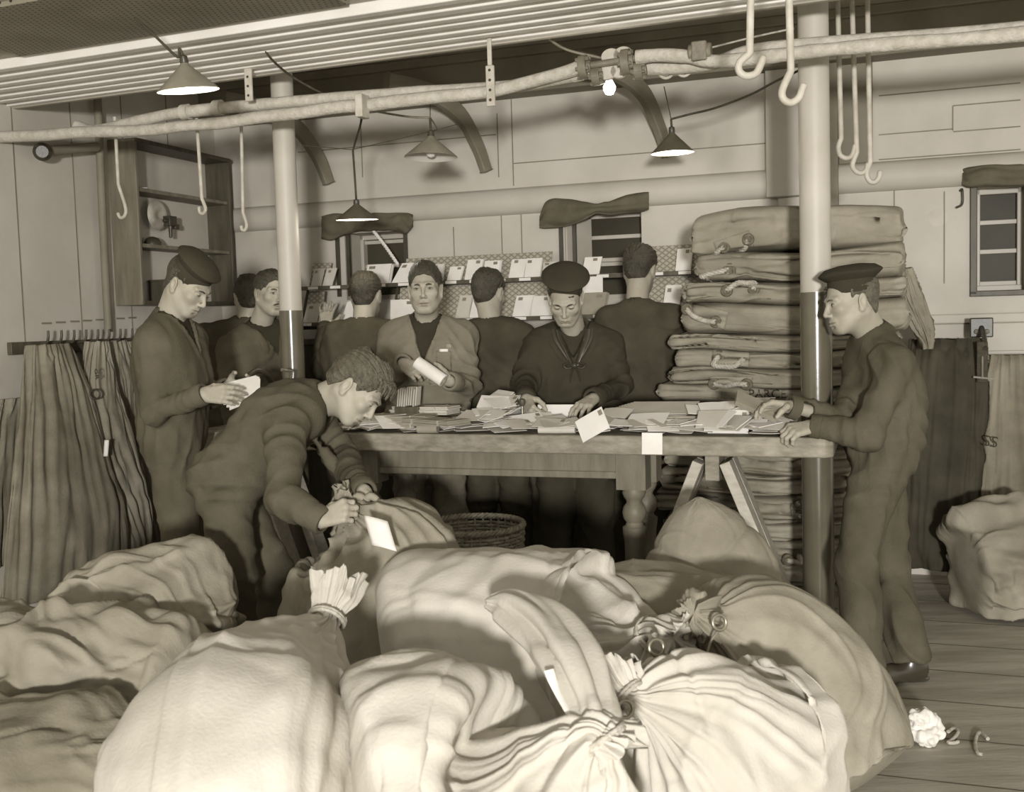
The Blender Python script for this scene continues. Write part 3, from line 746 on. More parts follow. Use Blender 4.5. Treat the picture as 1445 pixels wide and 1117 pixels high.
# perforated plate: real holes would be sub-pixel, so a plate with raised rivet rows
o_plate = MB(); p0, p1 = pz(70, 92, ztr+.03), pz(330, 48, ztr+.03)
a0, a1 = ab(pz(72, 88, ztr+.03))[0], ab(pz(300, 75, ztr+.03))[0]; bq0 = -2.66; bq1 = -3.1
pm = mat('perforated_plate', .52, .6, .03, 4, dirt=.1); N = pm.node_tree.nodes; L = pm.node_tree.links
vo = N.new('ShaderNodeTexVoronoi'); vo.inputs['Scale'].default_value = 42; vo.inputs['Randomness'].default_value = 0
tc = [n_ for n_ in N if n_.type == 'TEX_COORD'][0]; L.new(tc.outputs['Object'], vo.inputs['Vector'])
rp = N.new('ShaderNodeValToRGB'); rp.color_ramp.elements[0].position = .28; rp.color_ramp.elements[1].position = .36
rp.color_ramp.elements[0].color = (.12, .11, .09, 1); rp.color_ramp.elements[1].color = (1, 1, 1, 1); L.new(vo.outputs['Distance'], rp.inputs[0])
mx = N.new('ShaderNodeMixRGB'); mx.blend_type = 'MULTIPLY'; mx.inputs[0].default_value = 1
bsd = N['Principled BSDF']; src = bsd.inputs['Base Color'].links[0].from_socket; L.new(src, mx.inputs[1]); L.new(rp.outputs[0], mx.inputs[2]); L.new(mx.outputs[0], bsd.inputs['Base Color'])
s0_ = float(np.dot(pz(70, 90, ztr+.03)-tP, Dv)); trun(o_plate, .70, 1.25, ztr+.030, ztr+.05, s0_, s0_+1.6)
tag(o_plate.build('perforated_plate', pm, loc=tP+Nv*.9, bevel=.002), 'perforated metal plate under the ceiling at the top left corner', 'ceiling plate')
# curved knees bracing the beam to the wall
def knee(px, label, tip, d=.5):
    a = ab(pb(px, 150, -.1))[0]
    pts = np.array([rm(a-.30, -.62, zb+.03), rm(a-.12, -.45, zb-.01), rm(a-.02, -.25, zb-.10), rm(a+.03, -.10, zb-.26), rm(a+.07, -.05, zb-.42)])
    P = crom(pts, 24); mb = MB(); T = np.gradient(P, axis=0); sd = nrm(np.cross(T[12], V3(0, 0, 1)))
    v = []
    for i, p in enumerate(P):
        w = .055*(1-.35*i/23); nn = nrm(np.cross(sd, T[i])); v += [p-sd*.022-nn*w, p+sd*.022-nn*w, p+sd*.022+nn*w, p-sd*.022+nn*w]
    f = [(4*i+j, 4*i+(j+1) % 4, 4*i+4+(j+1) % 4, 4*i+4+j) for i in range(23) for j in range(4)]+[(0, 1, 2, 3), (95, 94, 93, 92)]
    mb.add(v, f); o = mb.build('knee_bracket', MT['beam'], loc=P[-1], bevel=.005); tag(o, label, 'bracket', 'curved brackets under the beam')
knee(664, 'curved wooden bracket under the beam right of the middle lamp', None)
knee(922, 'curved wooden bracket under the beam above the right-hand lamp', None)
knee(440, 'curved wooden bracket under the beam just right of the left pillar', None)

# lagged pipes, straps, coupling
bp = -1.86
def pp(px, py, b=bp): return pb(px, py, b)
mb = MB(); P = [pp(52, 191)+(pp(52, 191)-pp(180, 184))*.45, pp(52, 191), pp(180, 184), pp(300, 174), pp(420, 160), pp(560, 143), pp(700, 125), pp(775, 107), pp(822, 94)]
P = crom(P, 90); P[:, 2] += sines(P, 5, 3)*.006
mb.tube(P, .0275+sines(P, 14, 5)*.0022, 18); lp = mb.build('lagged_pipe', MT['pipe'], loc=P[0], smooth=70); tag(lp, 'long white lagged steam pipe sagging across the left half under the ceiling', 'pipe', 'lagged pipes')
mb = MB(); P = [pp(108, 178, -1.80), pp(135, 184, -1.80), pp(200, 170, -1.80), pp(262, 158, -1.80), pp(420, 143, -1.80), pp(560, 132, -1.80), pp(720, 122, -1.80), pp(780, 112, -1.80), pp(822, 104, -1.80)]
P = crom(P, 90); mb.tube(P, .027+sines(P, 14, 8)*.002, 18); o = mb.build('lagged_pipe', MT['pipe'], loc=P[0], smooth=70); tag(o, 'shorter lagged pipe with a dark elbow end, just behind and above the long one', 'pipe', 'lagged pipes')
for (x, y) in ((262, 158), (308, 152)):
    c = MB(); q = pp(x, y, -1.80); c.tube([q-Av*.02, q+Av*.02], .036, 18); c.build('pipe_collar', MT['iron_white'], o)
mb = MB(); P = [pp(898, 81), pp(930, 78), pp(970, 80), pp(1000, 86), pp(1050, 84), pp(1150, 72), pp(1260, 62), pp(1440, 48), pp(1440, 48)+Av*1.2]
P = crom(P, 90); mb.tube(P, .0265+sines(P, 14, 11)*.0025, 18); tag(mb.build('lagged_pipe', MT['pipe'], loc=P[0], smooth=70), 'white lagged pipe running to the right from the flanged coupling', 'pipe', 'lagged pipes')
mb = MB(); P = [pp(905, 97, -1.80), pp(960, 95, -1.80), pp(1010, 88, -1.80), pp(1060, 72, -1.80), pp(1150, 62, -1.80), pp(1440, 40, -1.80), pp(1440, 40, -1.80)+Av*1.2]
P = crom(P, 90); mb.tube(P, .026, 18); tag(mb.build('lagged_pipe', MT['pipe'], loc=P[0], smooth=70), 'second lagged pipe to the right, tucked behind and under the first', 'pipe', 'lagged pipes')
# flanged coupling
cp = empty('pipe_coupling', pp(858, 95), 'cast iron flanged pipe coupling between the left and right lagged pipes', 'coupling')
mb = MB(); q0, q1 = pp(822, 94), pp(900, 82); mb.cyl(q0, q1, .014, .014, 16); mb.build('coupling_shaft', MT['iron'], cp)
for (x, y, r) in ((824, 95, .048), (884, 88, .052), (842, 108, .036), (902, 100, .036)):
    q = pp(x, y, bp+(.02 if y > 97 else 0)); d = nrm(q1-q0); mb = MB()
    mb.cyl(q-d*.016, q+d*.016, r, r, 28); mb.cyl(q+d*.014, q+d*.030, r*.6, r*.5, 20)
    for k in range(6):
        a = k*PI/3+.3; R = rot_to(d); off = R[:, 0]*math.cos(a)*r*.8+R[:, 1]*math.sin(a)*r*.8; mb.cyl(q+off-d*.026, q+off+d*.028, .008, .008, 6)
    mb.build('flange', MT['iron'], cp)
for (x, y, rx) in ((870, 78, .075), (866, 101, .062)):
    q = pp(x, y, bp+.02); d = nrm(q1-q0); R = np.stack([d, V3(0, 0, 1), np.cross(d, V3(0, 0, 1))], 1); mb = MB()
    for s in (-.018, .018): mb.lathe([(0, -.008), (.036, -.008), (.040, 0), (.036, .008), (0, .008)], q+d*s*1.4, R, 28, 1, .8)
    mb.cyl(q-R[:, 2]*.03, q-R[:, 2]*.012, .012, .012, 8); mb.build('valve_body', MT['iron_white'], cp)
mb = MB()
for (x, y) in ((940, 100), (965, 97)):
    q = pp(x, y, -1.78); mb.torus(q, rot_to(V3(.3, 1, .3)), .028, .006, 24, 8); mb.cyl(q-V3(0, .008, 0), q+V3(0, .008, 0), .020, .020, 18)
mb.build('hand_wheel', MT['iron_white'], cp)
mb = MB(); q = pp(988, 74); mb.box(q, (.06, .075, .075), RROT); mb.cyl(q-Av*.045, q+Av*.045, .034, .034, 20); mb.build('pipe_clamp', MT['iron'], cp, bevel=.006)
# hanging straps with holes that carry the pipes
def strap(px, y0, y1, b, label, w=.030):
    p0, p1 = pb(px, y0, b), pb(px+3, y1, b); p0 = V3(p1[0], p1[1], 3.02)
    r = empty('pipe_hanger', p0, label, 'pipe hanger')
    mb = MB(); zt = at(px, y0, p1[1])[2]; mid = p1[2]+(zt-p1[2])*.55
    mb.box((p1[0], p1[1], (3.02+mid)/2), (w*.62, .012, 3.02-mid), RROT); mb.build('hanger_strap', MT['iron_white'], r, bevel=.003)
    mb = MB(); mb.box((p1[0], p1[1], (mid+p1[2])/2), (w*1.25, .014, mid-p1[2]), RROT)
    mb.build('hanger_plate', MT['iron_white'], r, bevel=.004)
    mb = MB()
    for z in np.linspace(p1[2]+.025, mid-.02, 4): mb.cyl(V3(p1[0], p1[1], z)-Bv*.0085, V3(p1[0], p1[1], z)+Bv*.0085, .006, .006, 12)
    mb.build('hanger_hole', MT['dark_iron'], r)
strap(690, 45, 150, -1.92, 'white iron strap hanger with a row of holes, left of the coupling')
strap(349, 45, 143, -1.92, 'white iron strap hanger over the pipes left of the left pillar')
mb = MB(); q = pp(511, 150, -1.90); mb.box(q, (.035, .075, .10), RROT); mb.build('pipe_clip', MT['iron_white'], lp, bevel=.005)
# hooks
def hook(pts, r, label, b=None, Y=None, group=None, m='iron_white', top=None):
    P = [(at(x, y, Y) if Y else pb(x, y, b)) for x, y in pts]
    P[0] = V3(P[0][0], P[0][1], top) if top else P[0]
    n = len(P); mb = MB(); mb.tube(P[:2]+[], r, 12); mb.v = []; mb.f = []; mb.n = 0; mb.mi = []
    C = np.vstack([crom(P[:2], 8)[:-1], crom(P[1:], 30)]); mb.tube(C, [r]*36+[r*.6], 12)
    tag(mb.build('hanging_hook', MT[m], loc=C[0], smooth=60), label, 'hook', group)
hook([(1064, 20), (1058, 75), (1044, 88), (1043, 100), (1052, 107), (1066, 104), (1073, 92), (1078, 78)], .0115, 'thick white hook at the top centre-right, first of the pair in front of the pipes', Y=3.3, top=2.75)
hook([(1111, 20), (1116, 100), (1104, 127), (1106, 140), (1116, 145), (1127, 138), (1132, 126), (1135, 118)], .0115, 'thick white hook hanging lower, in front of the right pillar top', Y=3.3, top=2.75)
for pts, lb in (([(1182, 64), (1187, 195), (1183, 208), (1186, 219), (1195, 223), (1203, 218), (1207, 203)], 'long white iron hook, first beyond the right pillar'),
            ([(1202, 62), (1209, 215), (1203, 232), (1207, 241), (1215, 244), (1222, 240), (1225, 229)], 'long white iron hook, middle of the three beyond the right pillar'),
            ([(1224, 60), (1228, 228), (1223, 245), (1227, 255), (1234, 257), (1240, 251), (1242, 240)], 'longest white iron hook, third and farthest right beyond the pillar')):
    hook(pts, .0105, lb, b=-1.45, group='long hooks at the right', top=2.78)
for pts, lb, bb in (([(161, 148), (167, 260), (177, 292), (176, 304), (170, 307), (166, 300)], 'long thin hook in front of the cabinet side at the left', -1.75),
                ([(278, 185), (285, 280), (290, 294), (287, 301), (282, 299), (281, 291)], 'long thin hook hanging over the cabinet shelves', -1.75),
                ([(341, 178), (343, 300), (348, 316), (346, 324), (342, 324), (340, 318)], 'long thin hook between the cabinet and the left pillar', -1.6)):
    hook(pts, .0085, lb, b=bb, group='thin hooks at the left', top=2.5)

# lamps
LAMPS = []
def lamp(px, py, Y, r, hgt, label, m, lit=0., tilt=(0, 0)):
    """px, py: centre of the shade rim"""
    c = at(px, py, Y); R = np.array((Matrix.Rotation(tilt[0], 3, 'X') @ Matrix.Rotation(tilt[1], 3, 'Y')))
    r0 = empty('pendant_lamp', c, label, 'lamp', 'conical tin lamps')
    up = R@V3(0, 0, 1)
    mb = MB(); mb.lathe([(r, 0), (r*.99, .004), (r*.16, hgt*.93), (r*.13, hgt)], c, R, 48); mb.build('lamp_shade', MT[m], r0, smooth=50)
    mb = MB(); mb.lathe([(.0, hgt*.86), (r*.14, hgt*.86), (r*.965, .003), (r, 0)], c, R, 48); mb.build('shade_lining', MT['shade_in'], r0, smooth=50)
    mb = MB(); mb.lathe([(r*.13, hgt*.98), (.016, hgt*1.04), (.014, hgt*1.25), (.006, hgt*1.3), (0, hgt*1.3)], c, R, 24); mb.lathe([(0, hgt*.55), (.016, hgt*.55), (.018, hgt*.86), (0, hgt*.86)], c, R, 20); mb.build('lamp_holder', MT['dark_iron'], r0)
    mb = MB(); mb.lathe([(0, -.012+hgt*.1), (.018, -.006+hgt*.1), (.027, .014+hgt*.1), (.024, .036+hgt*.1), (.013, hgt*.60), (0, hgt*.60)], c, R, 24); mb.build('light_bulb', MT['bulb' if lit else 'shade_in'], r0, smooth=60)
    LAMPS.append((c-up*.03, lit)); return c+up*hgt*1.3, r0
def cord(pts, r, root, nm='lamp_cord', m='flex', n=40):
    mb = MB(); mb.tube(crom(pts, n), r, 8); mb.build(nm, MT[m], root, smooth=60)
t1, L1 = lamp(266, 128, 4.0, .112, .098, 'tin cone lamp at the upper left, its lit white inside showing', 'shade', 3, tilt=(.12, -.07))
cord([t1, t1+V3(-.01, -.01, .02), at(250, 80, 4.0), at(216, 48, 3.95), at(190, 25, 3.9)], .005, L1)
t2, L2 = lamp(608, 222, 5.1, .126, .098, 'grey tin cone lamp hung on an angled bracket in front of the wall', 'shade', 0, tilt=(-.03, .03))
j = at(607, 166, 5.1); cord([t2, j], .006, L2); cord([j, at(580, 165, 5.1), at(552, 161, 5.1), at(520, 155, 4.9)], .005, L2, 'lamp_bracket', 'iron')
cord([j, at(612, 173, 5.1), at(617, 182, 5.1)], .003, L2, 'wire_end'); cord([j, at(607, 140, 5.1)], .002, L2, 'suspension_wire')
t3, L3 = lamp(504, 310, 5.5, .108, .080, 'dark cone lamp hanging lowest, over the left window curtain', 'shade_dark', 3, tilt=(.05, 0))
cord([t3, at(500, 240, 5.5), at(498, 213, 5.5)], .0055, L3); cord([at(498, 213, 5.5), at(502, 198, 5.45), at(508, 178, 5.3), at(513, 155, 5.05)], .0055, L3)
t4, L4 = lamp(949, 216, 5.35, .106, .100, 'dark cone lamp with a glowing bulb tip, above the tall man by the right bracket', 'shade_dark', 2, tilt=(.02, -.02))
j = at(947, 168, 5.35); cord([t4, j], .0055, L4); cord([j, at(970, 162, 5.3), at(1010, 152, 5.2), at(1060, 133, 5.0), at(1100, 112, 4.75), at(1160, 85, 4.5)], .0055, L4); cord([j, at(941, 140, 5.35), at(937, 122, 5.35)], .0025, L4, 'suspension_wire')
# guy wire
mb = MB(); mb.tube([at(425, 205, 5.45), at(497, 211, 5.5), at(610, 185, 5.5), at(650, 174, 5.55)], .0022, 6); tag(mb.build('guy_wire', MT['flex'], loc=at(425, 205, 5.45)), 'thin wire stretched behind the cord of the lowest lamp', 'wire')
mb = MB(); mb.tube(crom([at(372, 60, 4.6), at(380, 80, 4.6), at(412, 108, 4.8), at(455, 132, 4.9), at(470, 140, 5.0)], 30), .005, 8); tag(mb.build('electric_cable', MT['flex'], loc=at(372, 60, 4.6), smooth=60), 'dark cable dropping across the ceiling battens near the left pillar', 'cable', 'loose cables')
mb = MB(); mb.tube(crom([at(770, 52, 4.55), at(800, 70, 4.6), at(850, 82, 4.6)], 20), .006, 8); tag(mb.build('electric_cable', MT['iron'], loc=at(770, 52, 4.55), smooth=60), 'straight cable slanting down to the flanged coupling', 'cable', 'loose cables')
mb = MB(); mb.tube(crom([at(985, 72, 4.3), at(1060, 53, 4.3), at(1120, 40, 4.2)], 20), .004, 8); tag(mb.build('electric_cable', MT['rope'], loc=at(985, 72, 4.3), smooth=60), 'thin twisted line rising to the right above the lagged pipes', 'cable', 'loose cables')
# bare bulb
c = at(860, 124, 4.6); LAMPS.append((c-V3(0, 0, .055), 2)); bl = empty('bare_bulb', c, 'bare glowing bulb under the flanged coupling', 'light bulb')
mb = MB(); mb.lathe([(0, -.030), (.016, -.026), (.026, -.008), (.027, .006), (.016, .026), (.012, .034), (0, .034)], c, None, 24); mb.build('bulb_glass', MT['bulb'], bl, smooth=60)
mb = MB(); mb.lathe([(0, .032), (.014, .032), (.015, .055), (0, .056)], c, None, 20); mb.build('bulb_socket', MT['brass'], bl)

# cabinet on the left wall
aC = AL_W; fr = .19
pA, pB = pa(193, 200, aC+fr), pa(322, 235, aC+fr); b0, b1 = ab(pA)[1], ab(pB)[1]
zt, zbm = ab(pA)[2]+.02, ab(pa(193, 430, aC+fr))[2]
cab = empty('wall_cabinet', rm(aC, (b0+b1)/2, zbm), 'tall open-fronted wooden cabinet fixed to the left wall', 'cabinet')
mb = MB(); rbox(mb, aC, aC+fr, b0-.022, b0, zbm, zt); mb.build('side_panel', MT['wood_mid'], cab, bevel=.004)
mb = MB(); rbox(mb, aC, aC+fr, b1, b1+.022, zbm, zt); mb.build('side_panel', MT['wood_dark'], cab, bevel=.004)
mb = MB(); rbox(mb, aC, aC+.012, b0, b1, zbm, zt); mb.build('back_panel', MT['wall'], cab)
for z, nm in ((zt-.022, 'top_board'), (zbm, 'bottom_board')):
    mb = MB(); rbox(mb, aC, aC+fr+.01, b0-.02, b1+.02, z, z+.024); mb.build(nm, MT['wood_dark'], cab, bevel=.003)
zs1, zs2 = ab(pa(250, 272, aC+fr))[2], ab(pa(250, 347, aC+fr))[2]
for z in (zs1, zs2):
    mb = MB(); rbox(mb, aC+.012, aC+fr-.015, b0, b1, z-.022, z); mb.build('shelf', MT['wood_mid'], cab, bevel=.003)
# gong with bell box, white reel and papers in it
c = pa(222, 303, aC+.07); g = empty('alarm_gong', c, 'round pale gong with a dark bell mechanism in the middle of the cabinet', 'gong')
mb = MB(); mb.lathe([(0, .0), (.02, .012), (.06, .020), (.085, .012), (.092, 0), (.085, .004), (0, .006)], c, rot_to(Av), 32); mb.build('gong_dish', MT['iron_white'], g, smooth=50)
c2 = pa(240, 312, aC+.11); mb = MB(); mb.box(c2, (.05, .07, .06), RROT); mb.cyl(c2-V3(0, 0, .10), c2, .010, .014, 12); mb.box(c2+Bv*.05-V3(0, 0, .03), (.03, .04, .03), RROT); mb.cyl(c2, c2-Bv*.06, .012, .012, 12); mb.build('bell_mechanism', MT['dark_iron'], g, bevel=.004)
c = rm(aC+.09, b0+.22, zs2); mb = MB(); mb.lathe([(0, 0), (.05, 0), (.052, .02), (.035, .045), (.012, .055), (0, .056)], c, None, 24); tag(mb.build('inkwell', MT['dark_iron'], loc=c, smooth=50), 'small dark domed pot on the lower cabinet shelf', 'pot')
mb = MB(); mb.prism([tuple(rm(aC+.03, b0+.10, 0)[:2]), tuple(rm(aC+.15, b0+.12, 0)[:2]), tuple(rm(aC+.05, b0+.46, 0)[:2])], zs1+.001, zs1+.012); tag(mb.build('folded_paper', MT['paper'], loc=rm(aC+.05, b0+.1, zs1)), 'pale folded paper lying on the upper cabinet shelf', 'paper')
c = rm(aC+.10, b0+.33, zbm+.024); mb = MB(); mb.box(c+V3(0, 0, .06), (.14, .17, .12), RROT); mb.box(c+V3(0, 0, .125), (.15, .18, .012), RROT); tag(mb.build('storage_box', MT['wood_dark'], loc=c, bevel=.003), 'dark lidded box on the cabinet floor behind the capped man', 'box')
# vertical pipe and valve
mb = MB(); P = [pa(141, 190, AL_W+.05), pa(146, 330, AL_W+.05), pa(153, 468, AL_W+.05)]; P[0][2] = 2.95
mb.tube(crom(P, 30), .022, 16); tag(mb.build('vertical_pipe', MT['beam'], loc=P[-1], smooth=60), 'painted vertical pipe on the left wall beside the cabinet', 'pipe')
mb = MB(); p, q = pa(60, 214, AL_W+.10), pa(136, 207, AL_W+.10); mb.tube([p, q], .026, 16); vr = mb.build('branch_pipe', MT['beam'], loc=p, smooth=60); tag(vr, 'short horizontal pipe with a black valve cap at the far left', 'pipe')
mb = MB(); d = nrm(p-q); mb.lathe([(0, .05), (.03, .05), (.046, .03), (.048, -.01), (.03, -.03), (0, -.03)], p, rot_to(nrm(d+V3(.8, -.3, 0))), 24); mb.build('valve_cap', MT['dark_iron'], vr, smooth=50)
# pegs
zp = ab(pa(110, 478, AL_W+.04))[2]
bA, bB = ab(pa(20, 482, AL_W+.05))[1], ab(pa(215, 474, AL_W+.05))[1]
pr = empty('peg_rail', rm(AL_W+.02, (bA+bB)/2, zp), 'long wooden rail with iron pegs on the left wall, sacks hung from it', 'peg rail')
mb = MB(); rbox(mb, AL_W, AL_W+.03, bA, bB, zp-.07, zp-.005); mb.build('rail_board', MT['wood_dark'], pr, bevel=.004)
for x in (54, 73, 91, 108, 125, 141, 157, 174, 190):
    p = pa(x, 478, AL_W+.03); p[2] = zp-.02
    mb = MB(); mb.tube([p, p+Av*.05+V3(0, 0, .004), p+Av*.065+V3(0, 0, .03), p+Av*.068+V3(0, 0, .07)], [.008, .0075, .007, .006], 10, samples=12); mb.build('peg', MT['dark_iron'], pr, smooth=60)
# ------------------------------------------------------------------ letter rack on the back wall
aL0, aR0 = ab(pb(425, 400, -.25))[0], ab(pb(1000, 380, -.25))[0]
zu, zl = ab(pb(720, 393, -.24))[2], ab(pb(740, 447, -.34))[2]
rack = empty('letter_rack', rm((aL0+aR0)/2, -.2, zl), 'two-tier wire-backed letter rack along the back wall under the windows', 'letter rack')
wm = mat('wire_mesh', .62, .6, .02, 5); N = wm.node_tree.nodes; L = wm.node_tree.links
tc = [n_ for n_ in N if n_.type == 'TEX_COORD'][0]; bsd = N['Principled BSDF']; facs = []
for ang in (0.9, -0.9):
    mp = N.new('ShaderNodeMapping'); mp.inputs['Rotation'].default_value = (0, ang, 0); L.new(tc.outputs['Object'], mp.inputs[0])
    wv = N.new('ShaderNodeTexWave'); wv.inputs['Scale'].default_value = 13; L.new(mp.outputs[0], wv.inputs[0])
    r_ = N.new('ShaderNodeValToRGB'); r_.color_ramp.elements[0].position = .10; r_.color_ramp.elements[1].position = .35; r_.color_ramp.elements[0].color = lin(.52); r_.color_ramp.elements[1].color = lin(.68); L.new(wv.outputs['Fac'], r_.inputs[0]); facs.append(r_)
mx = N.new('ShaderNodeMixRGB'); mx.blend_type = 'DARKEN'; mx.inputs[0].default_value = 1; L.new(facs[0].outputs[0], mx.inputs[1]); L.new(facs[1].outputs[0], mx.inputs[2]); L.new(mx.outputs[0], bsd.inputs['Base Color'])
holes = (WIN[0], WIN[1])
for z, bb, hh, n in ((zu, -.24, .155, 'u'), (zl, -.34, .20, 'l')):
    mb = MB(); rbox(mb, aL0, aR0, bb, bb+.13, z-.012, z); mb.build('rack_ledge', MT['wood_mid'], rack, bevel=.002)
    mb = MB(); rbox(mb, aL0, aR0, bb-.012, bb, z-.020, z+.004); mb.build('ledge_strip', MT['wood_dark'], rack, bevel=.002)
    spans = [(aL0, aR0)]
    spans = [(aL0, WIN[0][0]-.05), (WIN[0][1]+.03, WIN[1][0]-.05), (WIN[1][1]+.03, aR0)]
    for (s0, s1) in spans:
        mb = MB(); v = [rm(s0, bb+.085, z), rm(s1, bb+.085, z), rm(s1, bb+.15, z+hh), rm(s0, bb+.15, z+hh)]
        mb.add(v, [(0, 1, 2, 3)]); mb.build('wire_back', wm, rack, smooth=0, solid=.004)
    i = 0; a = aL0+.05
    while a < aR0-.1:
        mb = MB(); rbox(mb, a, a+.07, bb-.0145, bb-.012, z-.016, z+.001); mb.build('name_strip', MT['paper'], rack, smooth=0); a += .155; i += 1
for a in np.linspace(aL0+.02, aR0-.02, 5):
    mb = MB(); rbox(mb, a-.012, a+.012, -.30, -.02, zl-.012, zl-.04); mb.bar(rm(a, -.20, zu-.01), rm(a, -.30, zl), .012, .012); mb.build('rack_bracket', MT['dark_iron'], rack)
# bundles of letters standing in it
def bundle(x0, x1, y0, y1, tier, label, m='paper', th=.03, skew=0., stamp=True, fan=0):
    z, bb = (zu, -.24) if tier == 'u' else (zl, -.34)
    p, q = pb(x0, y1, bb), pb(x1, y1, bb); a0, a1 = ab(p)[0], ab(q)[0]; w = a1-a0; hgt = (y1-y0)/1500*p[1]/.97
    root = empty('letter_bundle', rm((a0+a1)/2, bb+.02, z), label, 'letters', 'letter bundles in the rack')
    ln = .32
    S = lambda s, t, d: rm(a0+s*w+skew*t*hgt, bb+.016+d+t*hgt*ln, z+.001+t*hgt-d*ln*.6)
    nl = max(2, int(th/.006)); mb = MB()
    r = random.Random(int(x0*7+y0))
    for k in range(nl):
        d0, d1 = th*k/nl, th*(k+.8)/nl; e, g2 = r.uniform(-.05, .05), r.uniform(-.05, .05); e2 = fan*k
        v = [S(s+e+t*e2, t*(1+g2), d) for d in (d0, d1) for s, t in ((0, 0), (1, 0), (1, 1), (0, 1))]
        mb.add(v, [(0, 1, 2, 3), (7, 6, 5, 4), (0, 4, 5, 1), (1, 5, 6, 2), (2, 6, 7, 3), (3, 7, 4, 0)])
    mb.build('envelopes', MT[m], root, smooth=0)
    if stamp:
        mb = MB(); s0 = r.choice((.12, .55, .25)); v = [S(s, t, -.003) for s, t in ((s0, .78), (s0+.25, .78), (s0+.25, .92), (s0, .92))]+[S(s, t, -.0005) for s, t in ((s0, .78), (s0+.25, .78), (s0+.25, .92), (s0, .92))]
        mb.add(v, [(0, 1, 2, 3), (0, 4, 5, 1), (1, 5, 6, 2), (2, 6, 7, 3), (3, 7, 4, 0)]); mb.build('postage_stamp', MT['stamp'], root, smooth=0)
U = [(437, 450, 376, 400, .10, 'dark-edged', .012), (452, 466, 376, 400, .2, 'buff', .012), (511, 545, 369, 396, .08, 'thick', .05), (550, 574, 368, 395, .5, 'tilted', .02), (606, 622, 370, 394, 0, 'narrow', .02), (629, 648, 372, 392, .2, 'small', .02), (654, 676, 362, 391, .1, 'tall', .02),
     (680, 702, 364, 390, .05, 'framed', .03), (715, 736, 362, 389, .12, 'upright', .02), (738, 760, 362, 388, .06, 'upright', .02), (764, 786, 367, 388, 0, 'pale', .012), (819, 843, 361, 386, .12, 'leaning', .03), (953, 974, 349, 381, .05, 'tall', .012)]
wh = ['at the left end of the upper rack tier', 'second from the left on the upper tier', 'above the cropped-haired man on the upper tier', 'crossing the left window on the upper tier', 'just right of the overalled man\'s hair, upper tier', 'beside the overalled man\'s ear side, upper tier', 'left of the thick-haired man\'s head, upper tier', 'straight above the thick-haired man, upper tier',
      'right of the thick-haired man, upper tier', 'second right of the thick-haired man, upper tier', 'left of the sailor cap, upper tier', 'under the right window, upper tier', 'alone between the tall man and the mailbags, upper tier']
for (x0, x1, y0, y1, sk, ad, th), w_ in zip(U, wh): bundle(x0, x1, y0, y1, 'u', '%s bundle of letters %s' % (ad, w_), 'paper_mid' if ad in ('buff', 'dark-edged', 'pale') else 'paper', th, sk)
Lw = [(424, 444, 424, 449, .15, 'grey', .012), (446, 462, 424, 449, .25, 'buff', .012), (480, 507, 421, 449, .2, 'fanned', .05), (548, 592, 417, 445, -.1, 'wide fanned', .06), (640, 660, 415, 446, .15, 'shaded', .03), (660, 680, 415, 446, .1, 'thick', .05), (722, 746, 417, 446, .15, 'stamped', .02), (748, 774, 418, 446, .12, 'loose', .04), (818, 850, 413, 443, .15, 'brown', .03), (934, 956, 405, 441, .1, 'white', .02)]
wl = ['at the left end of the lower rack tier', 'by the raised hand on the lower tier', 'left of the cropped-haired man\'s neck, lower tier', 'between the cropped-haired and overalled men, lower tier', 'by the overalled man\'s ear, lower tier', 'behind the thick-haired man\'s neck, lower tier', 'right of the thick-haired man\'s collar, lower tier', 'left of the sailor\'s face, lower tier', 'right of the sailor\'s cheek, lower tier', 'between the tall man\'s shoulder and the mailbags']
for (x0, x1, y0, y1, sk, ad, th), w_ in zip(Lw, wl): bundle(x0, x1, y0, y1, 'l', '%s bundle of letters %s' % (ad, w_), 'paper_brown' if ad == 'brown' else 'paper_mid' if ad in ('buff', 'grey', 'shaded') else 'paper', th, sk, fan=.04 if 'fan' in ad else 0)
# white card hanging below the upper tier by the sailor
p = pb(836, 390, -.262); mb = MB(); a, b, z = ab(p); mb.add([rm(a-.07, b, z), rm(a+.06, b, z), rm(a+.06, b-.005, z-.11), rm(a-.07, b-.005, z-.11)], [(0, 1, 2, 3)]); tag(mb.build('notice_card', MT['paper'], loc=p, solid=.002, smooth=0), 'blank white card hanging under the upper tier beside the sailor cap', 'card')
# dark sorting desk under the rack
dk = empty('sorting_desk', rm((aL0+aR0)/2, -.25, 0), 'long dark sorting desk under the letter rack behind the men', 'desk')
zd = zl-.10
mb = MB(); rbox(mb, aL0-.1, aR0, -.28, -.02, zd-.035, zd); mb.build('desk_top', MT['wood_dark'], dk, bevel=.004)
mb = MB(); rbox(mb, aL0-.08, aR0-.02, -.25, -.02, .06, zd-.035); mb.build('desk_front', MT['wood_dark'], dk, bevel=.004)
mb = MB(); rbox(mb, aL0-.08, aR0-.02, -.22, -.02, 0, .06); mb.build('plinth', MT['wood_dark'], dk)
